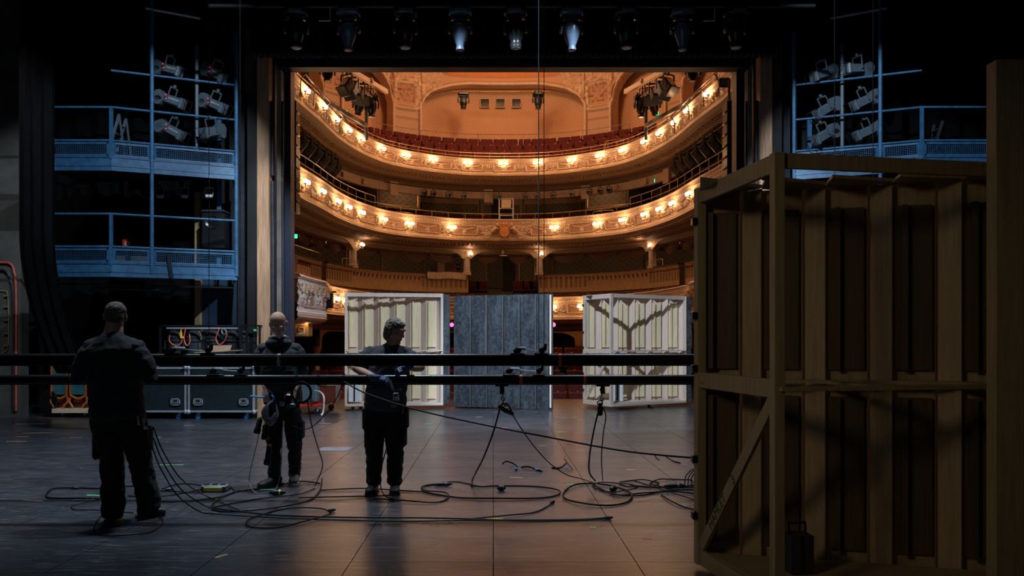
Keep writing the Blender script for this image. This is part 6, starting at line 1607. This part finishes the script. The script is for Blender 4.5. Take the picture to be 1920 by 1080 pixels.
def yoke_(b, neck, shs, r0, r1):
    for sh in shs: b.loft([(neck-V((0, 0, .055)), r0, r0), (neck.lerp(sh, .5)-V((0, 0, .028)), (r0+r1)/2, r0), (sh-V((0, 0, .005)), r1, r1)], (0, 1, 0), 14)
def limb(b, pts, n_=14, right=(1, 0, 0), p=2.0): b.loft(pts, right, n_, p)

# ---- man one: seen from behind, broad, black long-sleeved shirt, work trousers
r = thing('person', 'broad man seen from behind in black long-sleeved shirt, standing at the upper batten', 'person', (-3.03, 6.50, 0))
c0 = V((-3.125, 6.40, 0)); A = lambda x, y, z: V((-3.135+x, 6.40+y, z))
hip, neck = A(.015, .02, .90), A(-.015, .0, 1.55)
shL, shR = A(-.205, 0, 1.435), A(.20, 0, 1.435); elL, elR = A(-.30, -.02, 1.19), A(.31, -.02, 1.19); wrL, wrR = A(-.17, .215, 1.27), A(.17, .215, 1.27)
kL, kR = A(-.07, .10, .50), A(.155, .12, .50); aL, aR = A(-.02, .02, .10), A(.205, .18, .10); hL, hR = A(-.095, .02, .88), A(.115, .03, .88)
b = MB(); torso(b, hip, neck, (1, 0, 0), .175, .125, .205, .0, -.012, fwd=V((0, 1, 0)))
limb(b, [(neck-V((0, 0, .06)), .080, .075), (A(-.015, .02, 1.59), .074, .072), (A(-.018, .04, 1.64), .068, .068)])
f, R = head(b, A(-.02, .055, 1.69), (-.40, 1, -.22), (0, .2, 1), 1.02)
for sh, el, wr, hn, th in ((shL, elL, wrL, A(-.17, .215, 1.30), 1), (shR, elR, wrR, A(.17, .215, 1.30), -1)):
    limb(b, [(sh-V((0, 0, .05)), .046, .046), (sh.lerp(el, .5), .046, .046), (el, .042, .042), (el.lerp(wr, .5), .038, .036), (wr, .029, .025)])
    hand(b, wr, (.0, .35, .9), (0, -.9, .35), -th, .9)
for h_, k_, a_ in ((hL, kL, aL), (hR, kR, aR)): limb(b, [(h_, .085, .085), (h_.lerp(k_, .5), .07, .072), (k_, .045, .05), (k_.lerp(a_, .35), .040, .044), (a_, .028, .03)])
remesh(b, 'body', 'skin', r, .0065, 3)
b = MB(); torso(b, hip-V((0, 0, .02)), neck-V((0, 0, .012)), (1, 0, 0), .200, .150, .235, .0, .006, fwd=V((0, 1, 0))); yoke_(b, neck, (shL, shR), .068, .072)
for sh, el, wr in ((shL, elL, wrL), (shR, elR, wrR)): limb(b, [(sh+V((0, 0, -.035)), .078, .085), (sh.lerp(el, .5), .076, .080), (el, .062, .062), (el.lerp(wr, .5), .052, .05), (el.lerp(wr, .93), .038, .036)])
remesh(b, 'shirt', 'shirt_black', r, .009, 5, .006, 8)
b = MB(); b.loft([(A(.015, .02, .83), .19, .145), (A(.015, .02, .92), .195, .145), (A(.015, .02, .99), .185, .14)], (1, 0, 0), 22, 2.4)
for h_, k_, a_, s_ in ((hL, kL, aL, -1), (hR, kR, aR, 1)):
    limb(b, [(h_+V((0, 0, -.02)), .115, .125), (h_.lerp(k_, .45), .105, .11), (k_, .088, .095), (k_.lerp(a_, .5), .086, .092), (a_+V((0, 0, .05)), .088, .095), (a_+V((0, 0, -.035)), .085, .095)], 16, (1, 0, 0), 2.3)
remesh(b, 'trousers', 'trouser_black', r, .009, 4, .008, 7)
q = MB(); q.bevbox(h_.lerp(k_, .55)+V((.10, .0, 0)), (.05, .15, .22), .02); q.build('thigh_pocket', 'trouser_black', r); MB().bevbox(hL.lerp(kL, .7)+V((-.10, 0, .0)), (.045, .14, .22), .02).build('thigh_pocket', 'trouser_black', r)
q = MB(); q.tube([A(.20, -.05, .93), A(.215, -.03, .80)], .012, 6); q.build('belt_strap', 'linen', r)
b = MB(); ha = lambda x, y, z: A(-.02, .055, 1.69)+R @ V((x, y, z))*1.02
b.ball(ha(0, -.022, .046), (.083, .094, .082), 20, 14, R); b.ball(ha(0, -.050, .0), (.072, .060, .065), 16, 12, R); b.ball(ha(0, .03, .085), (.062, .05, .03), 14, 10, R)
b.ball(ha(-.072, -.02, .02), (.012, .03, .035), 10, 8, R); b.ball(ha(.072, -.02, .02), (.012, .03, .035), 10, 8, R)
remesh(b, 'hair', 'hair_grey', r, .005, 3, .003, 22)
shoe(r, V((aL.x, aL.y-.06, 0)), V((aL.x-.03, aL.y+.14, 0)), 'boot_black', name='shoe'); shoe(r, V((aR.x-.06, aR.y-.04, 0)), V((aR.x+.12, aR.y+.05, 0)), 'boot_black', name='shoe')

# ---- man two: fair short hair, dark hooded sweatshirt, head bowed
r = thing('person', 'fair-haired man in dark hooded sweatshirt looking down at the cables in his hands', 'person', (-2.2, 8.05, 0))
A = lambda px, py, D=8.05: W(px, py, D)
hip, neck = A(531, 764), A(523, 643, 8.03); FW = V((0, -1, 0))
shL, shR = A(490, 655), A(558, 655); elL, elR = A(489, 697, 8.06), A(567, 697, 8.06); wrL, wrR = A(498, 727, 7.90), A(552, 732, 7.92)
hL, hR = A(514, 772), A(548, 772); kL, kR = A(514, 838, 8.0), A(553, 838, 8.02); aL, aR = V((A(514, 0, 7.98).x, 7.98, .10)), V((A(553, 0, 8.18).x, 8.18, .10))
b = MB(); torso(b, hip, neck, (1, 0, 0), .150, .11, .19, 0, -.012)
limb(b, [(neck-V((0, 0, .04)), .058, .06), (A(522, 634, 8.0), .056, .058), (A(522, 626, 7.97), .054, .058)])
hc = A(522, 609, 7.88); f, R = head(b, hc, (0.22, -1, -.80), (0, -.6, 1), 1.05)
for sh, el, wr, hd, up, th, cu in ((shL, elL, wrL, (.12, -.35, -.9), (-.25, -.9, .3), -1, .55), (shR, elR, wrR, (-.25, -.4, -.8), (.3, -.9, .2), 1, .8)):
    limb(b, [(sh-V((0, 0, .05)), .044, .044), (sh.lerp(el, .5), .043, .043), (el, .040, .040), (el.lerp(wr, .45), .038, .036), (wr, .028, .024)])
    hand(b, wr, hd, up, th, cu, .185)
for h_, k_, a_ in ((hL, kL, aL), (hR, kR, aR)): limb(b, [(h_, .075, .08), (h_.lerp(k_, .5), .065, .07), (k_, .042, .046), (k_.lerp(a_, .35), .036, .040), (a_, .026, .028)])
remesh(b, 'body', 'skin_pale', r, .0055, 3)
b = MB(); torso(b, A(531, 752), neck-V((0, 0, .01)), (1, 0, 0), .178, .135, .215, .05, .008); yoke_(b, neck, (shL, shR), .066, .068)
for sh, el, wr in ((shL, elL, wrL), (shR, elR, wrR)): limb(b, [(sh-V((0, 0, .03)), .073, .08), (sh.lerp(el, .5), .074, .074), (el, .062, .062), (el.lerp(wr, .2), .055, .055)])
b.loft([(A(523, 652, 8.12), .14, .05), (A(523, 640, 8.12), .115, .05), (A(523, 631, 8.12), .085, .04)], (1, 0, 0), 16)
b.torus(A(523, 643, 8.01), .092, .028, (0, -.30, 1), 28, 10, 1.12); b.torus(A(523, 635, 8.03), .080, .022, (0, -.45, 1), 28, 10, 1.1)
b.bevbox(A(531, 718, 7.92), (.26, .05, .14), .03)
remesh(b, 'hooded_sweatshirt', 'hoodie', r, .0085, 4, .007, 8)
q = MB()
for s_ in (-1, 1): q.tube(cr([A(523+s_*7, 650, 7.90), A(523+s_*8, 664, 7.87), A(523+s_*8, 674, 7.86)]), .004, 5)
q.build('drawstring', 'black_velour', r)
MB().torus(A(523, 631, 7.99), .066, .012, (0, -.4, 1), 24, 8).build('undershirt_collar', 'linen', r)
b = MB(); b.loft([(A(531, 774), .155, .12), (A(531, 762), .165, .125), (A(531, 752), .16, .12)], (1, 0, 0), 20, 2.3)
for h_, k_, a_ in ((hL, kL, aL), (hR, kR, aR)): limb(b, [(h_, .088, .105), (h_.lerp(k_, .5), .084, .09), (k_, .070, .078), (k_.lerp(a_, .5), .062, .068), (a_+V((0, 0, .06)), .060, .068), (a_-V((0, 0, .025)), .063, .074)], 16, (1, 0, 0), 2.3)
remesh(b, 'trousers', 'trouser_black', r, .0085, 4, .008, 8)
MB().bevbox(hR.lerp(kR, .5)+V((.085, 0, 0)), (.045, .13, .2), .02).build('thigh_pocket', 'trouser_black', r)
MB().bevbox(A(529, 757, 7.89), (.05, .02, .05), .008).build('belt_buckle', 'aluminium', r); MB().bevbox(A(545, 755, 7.89), (.045, .02, .05), .008).build('key_holder', 'aluminium', r)
b = MB(); ha = lambda x, y, z: hc+R @ V((x, y, z))*1.08
b.ball(ha(0, -.015, .047), (.0785, .089, .078), 20, 14, R); b.ball(ha(0, -.045, .0), (.074, .060, .06), 16, 12, R)
remesh(b, 'hair', 'hair_blond', r, .006, 2, .0015, 60)
shoe(r, V((aL.x+.04, aL.y+.05, 0)), V((aL.x-.10, aL.y-.19, 0)), 'boot_black', name='shoe'); shoe(r, V((aR.x-.0, aR.y+.05, 0)), V((aR.x+.03, aR.y-.20, 0)), 'shoe_grey', 'weight_grey', name='shoe')
# blue strap in his hand
put(MB().tube(cr([A(470, 743, 7.86), A(482, 744, 7.84), A(497, 745, 7.82)]), .010, 6), 'cable_tie_strap', 'tape_blue', 'blue strap held out level in the hand of the fair-haired man', 'strap')
put(MB().tube(cr([A(509, 741, 7.80), A(513, 746, 7.79), A(511, 754, 7.79)]), .012, 6), 'cable_tie_strap', 'tape_blue', 'short blue strap around the cable bundle below the fingers of the fair-haired man', 'strap')
r2 = thing('handheld_tool', 'black box-shaped connector block gripped in the right-hand side hand of the fair-haired man', 'connector', A(543, 760, 7.82))
MB().bevbox(A(541, 752, 7.82), (.07, .05, .15), .015).build('body', 'black_metal', r2); MB().bevbox(A(545, 760, 7.81), (.09, .04, .04), .01).build('grip', 'fixture_grey', r2)

# ---- man three: dark T-shirt, blue gloves, tool trousers, looking to the right
r = thing('person', 'man in dark T-shirt and blue gloves looking to the right over the battens', 'person', (-1.08, 7.65, 0))
A = lambda px, py, D=7.66: W(px, py, D)
hip, neck = A(722, 768), A(734, 648, 7.64)
shL, shR = A(693, 661), A(766, 663); elL, elR = A(668, 692, 7.58), A(789, 690, 7.60); wrL, wrR = A(706, 709, 7.345), A(762, 689, 7.36)
hL, hR = A(702, 776), A(739, 776); kL, kR = A(702, 850, 7.62), A(741, 850, 7.62); aL, aR = V((A(701, 0, 7.62).x, 7.62, .10)), V((A(740, 0, 7.62).x, 7.62, .10))
b = MB(); torso(b, hip, neck, (1, 0, 0), .165, .120, .20, 0, -.012)
hc = A(741, 621, 7.60)
limb(b, [(neck-V((0, 0, .04)), .062, .064), (A(736, 640, 7.62), .060, .062), (hc+V((-.02, .02, -.06)), .056, .060)])
f, R = head(b, hc, (.86, -.45, -.30), (.25, -.1, 1), 1.04)
for sh, el, wr, hd, up, th in ((shL, elL, wrL, (.95, -.15, -.1), (0, -.5, .85), -1), (shR, elR, wrR, (-.85, -.1, -.45), (.1, -.8, .6), 1)):
    limb(b, [(sh-V((0, 0, .05)), .046, .046), (sh.lerp(el, .5), .045, .047), (el, .043, .043), (el.lerp(wr, .35), .043, .040), (wr, .030, .026)])
    hand(b, wr, hd, up, th, .85, .17)
for h_, k_, a_ in ((hL, kL, aL), (hR, kR, aR)): limb(b, [(h_, .08, .085), (h_.lerp(k_, .5), .068, .072), (k_, .045, .05), (k_.lerp(a_, .35), .040, .044), (a_, .028, .03)])
remesh(b, 'body', 'skin', r, .0055, 3)
b = MB(); torso(b, A(722, 762), neck-V((0, 0, .012)), (1, 0, 0), .190, .145, .222, .06, .008); yoke_(b, neck, (shL, shR), .064, .068)
for sh, el in ((shL, elL), (shR, elR)): limb(b, [(sh-V((0, 0, .03)), .074, .085), (sh.lerp(el, .45), .080, .080), (sh.lerp(el, .72), .078, .078)])
remesh(b, 'tshirt', 'tshirt_grey', r, .0085, 4, .006, 8)
for wr, hd, up, th, nm in ((wrL, (.95, -.15, -.1), (0, -.5, .85), -1, ''), (wrR, (-.85, -.1, -.45), (.1, -.8, .6), 1, '')):
    b = MB(); hand(b, wr, hd, up, th, .85, .17); g2 = MB()
    cen = wr+V(hd).normalized()*.07
    for p in b.v:
        p = V(p); g2.v.append(tuple(p))
    g2.f = b.f; g2.mi = b.mi; g2.loft([(wr-V(hd).normalized()*.05, .036, .033), (wr, .034, .030), (wr+V(hd).normalized()*.03, .036, .026)], up, 12)
    me = remesh(g2, 'glove', 'glove_blue', r, .0045, 1)
    for v, n_ in zip(me.data.vertices, [v.normal.copy() for v in me.data.vertices]): v.co = v.co+n_*.003
    if th == 1:
        q = MB(); d = V(hd).normalized(); u = V(up); u = (u-d*u.dot(d)).normalized(); s_ = d.cross(u); c = wr+d*.055+u*.024
        for k in (-1, 0, 1): q.bar(c+s_*.02*k-d*.016, c+s_*.02*k+d*.016, .006, .003, u)
        q.bar(c-s_*.024+d*.02, c+s_*.024+d*.02, .006, .003, u); q.build('printed_mark', 'ink_white', me, smooth=False)
b = MB(); b.loft([(A(722, 783), .170, .135), (A(722, 768), .180, .14), (A(722, 757), .175, .135)], (1, 0, 0), 20, 2.3)
for h_, k_, a_ in ((hL, kL, aL), (hR, kR, aR)): limb(b, [(h_, .100, .115), (h_.lerp(k_, .5), .096, .10), (k_, .080, .088), (k_.lerp(a_, .5), .074, .080), (a_+V((0, 0, .05)), .066, .074), (a_+V((0, 0, .01)), .072, .08)], 16, (1, 0, 0), 2.3)
remesh(b, 'trousers', 'trouser_black', r, .0085, 4, .009, 8)
for px, py, w_, h_, nm in ((690, 785, .10, .22, 'holster_pocket'), (757, 783, .10, .22, 'holster_pocket'), (690, 822, .06, .20, 'thigh_pocket'), (757, 818, .06, .20, 'thigh_pocket')):
    MB().bevbox(A(px, py, 7.62), (w_, .13, h_), .02).build(nm, 'trouser_black', r)
MB().loft([(A(722, 766), .186, .147), (A(722, 761), .186, .147)], (1, 0, 0), 24, 2.3).build('belt', 'black_metal', r)
MB().bevbox(A(738, 760, 7.50), (.06, .015, .04), .006).tube([A(755, 752, 7.52), A(757, 766, 7.52), A(754, 775, 7.52)], .006, 6).build('keys', 'brass', r)
b = MB(); ha = lambda x, y, z: hc+R @ V((x, y, z))*1.04
b.ball(ha(0, -.020, .044), (.083, .097, .082), 20, 14, R); b.ball(ha(0, -.058, -.03), (.076, .050, .085), 16, 12, R); b.ball(ha(0, .028, .078), (.062, .052, .030), 14, 10, R); b.ball(ha(0, -.05, .02), (.086, .06, .06), 14, 10, R)
for s_ in (-1, 1): b.ball(ha(s_*.076, -.030, .0), (.018, .050, .060), 12, 10, R)
remesh(b, 'hair', 'hair_brown', r, .005, 3, .005, 19)
shoe(r, V((aL.x, aL.y+.06, 0)), V((aL.x-.02, aL.y-.17, 0)), 'boot_black'); shoe(r, V((aR.x, aR.y+.06, 0)), V((aR.x+.02, aR.y-.17, 0)), 'boot_black')
# strap with buckle hanging from his hand
r2 = thing('cable_strap', 'grey webbing strap with metal buckle hanging from the gloved hands', 'strap', A(744, 750, 7.28))
b = MB(); pts = cr([A(731, 712, 7.30), A(736, 728, 7.28), A(741, 740, 7.27)], 6); b.rings([[p+V((-.014, 0, .004)), p+V((.014, 0, -.004)), p+V((.014, .004, -.004)), p+V((-.014, .004, .004))] for p in pts]); b.build('webbing', 'fixture_grey', r2)
q = MB(); q.tube([A(738, 738, 7.27), A(737, 750, 7.27), A(748, 750, 7.27), A(746, 737, 7.27), A(738, 738, 7.27)], .006, 6); q.bevbox(A(743, 748, 7.27), (.05, .02, .03), .006); q.build('buckle', 'weight_grey', r2)
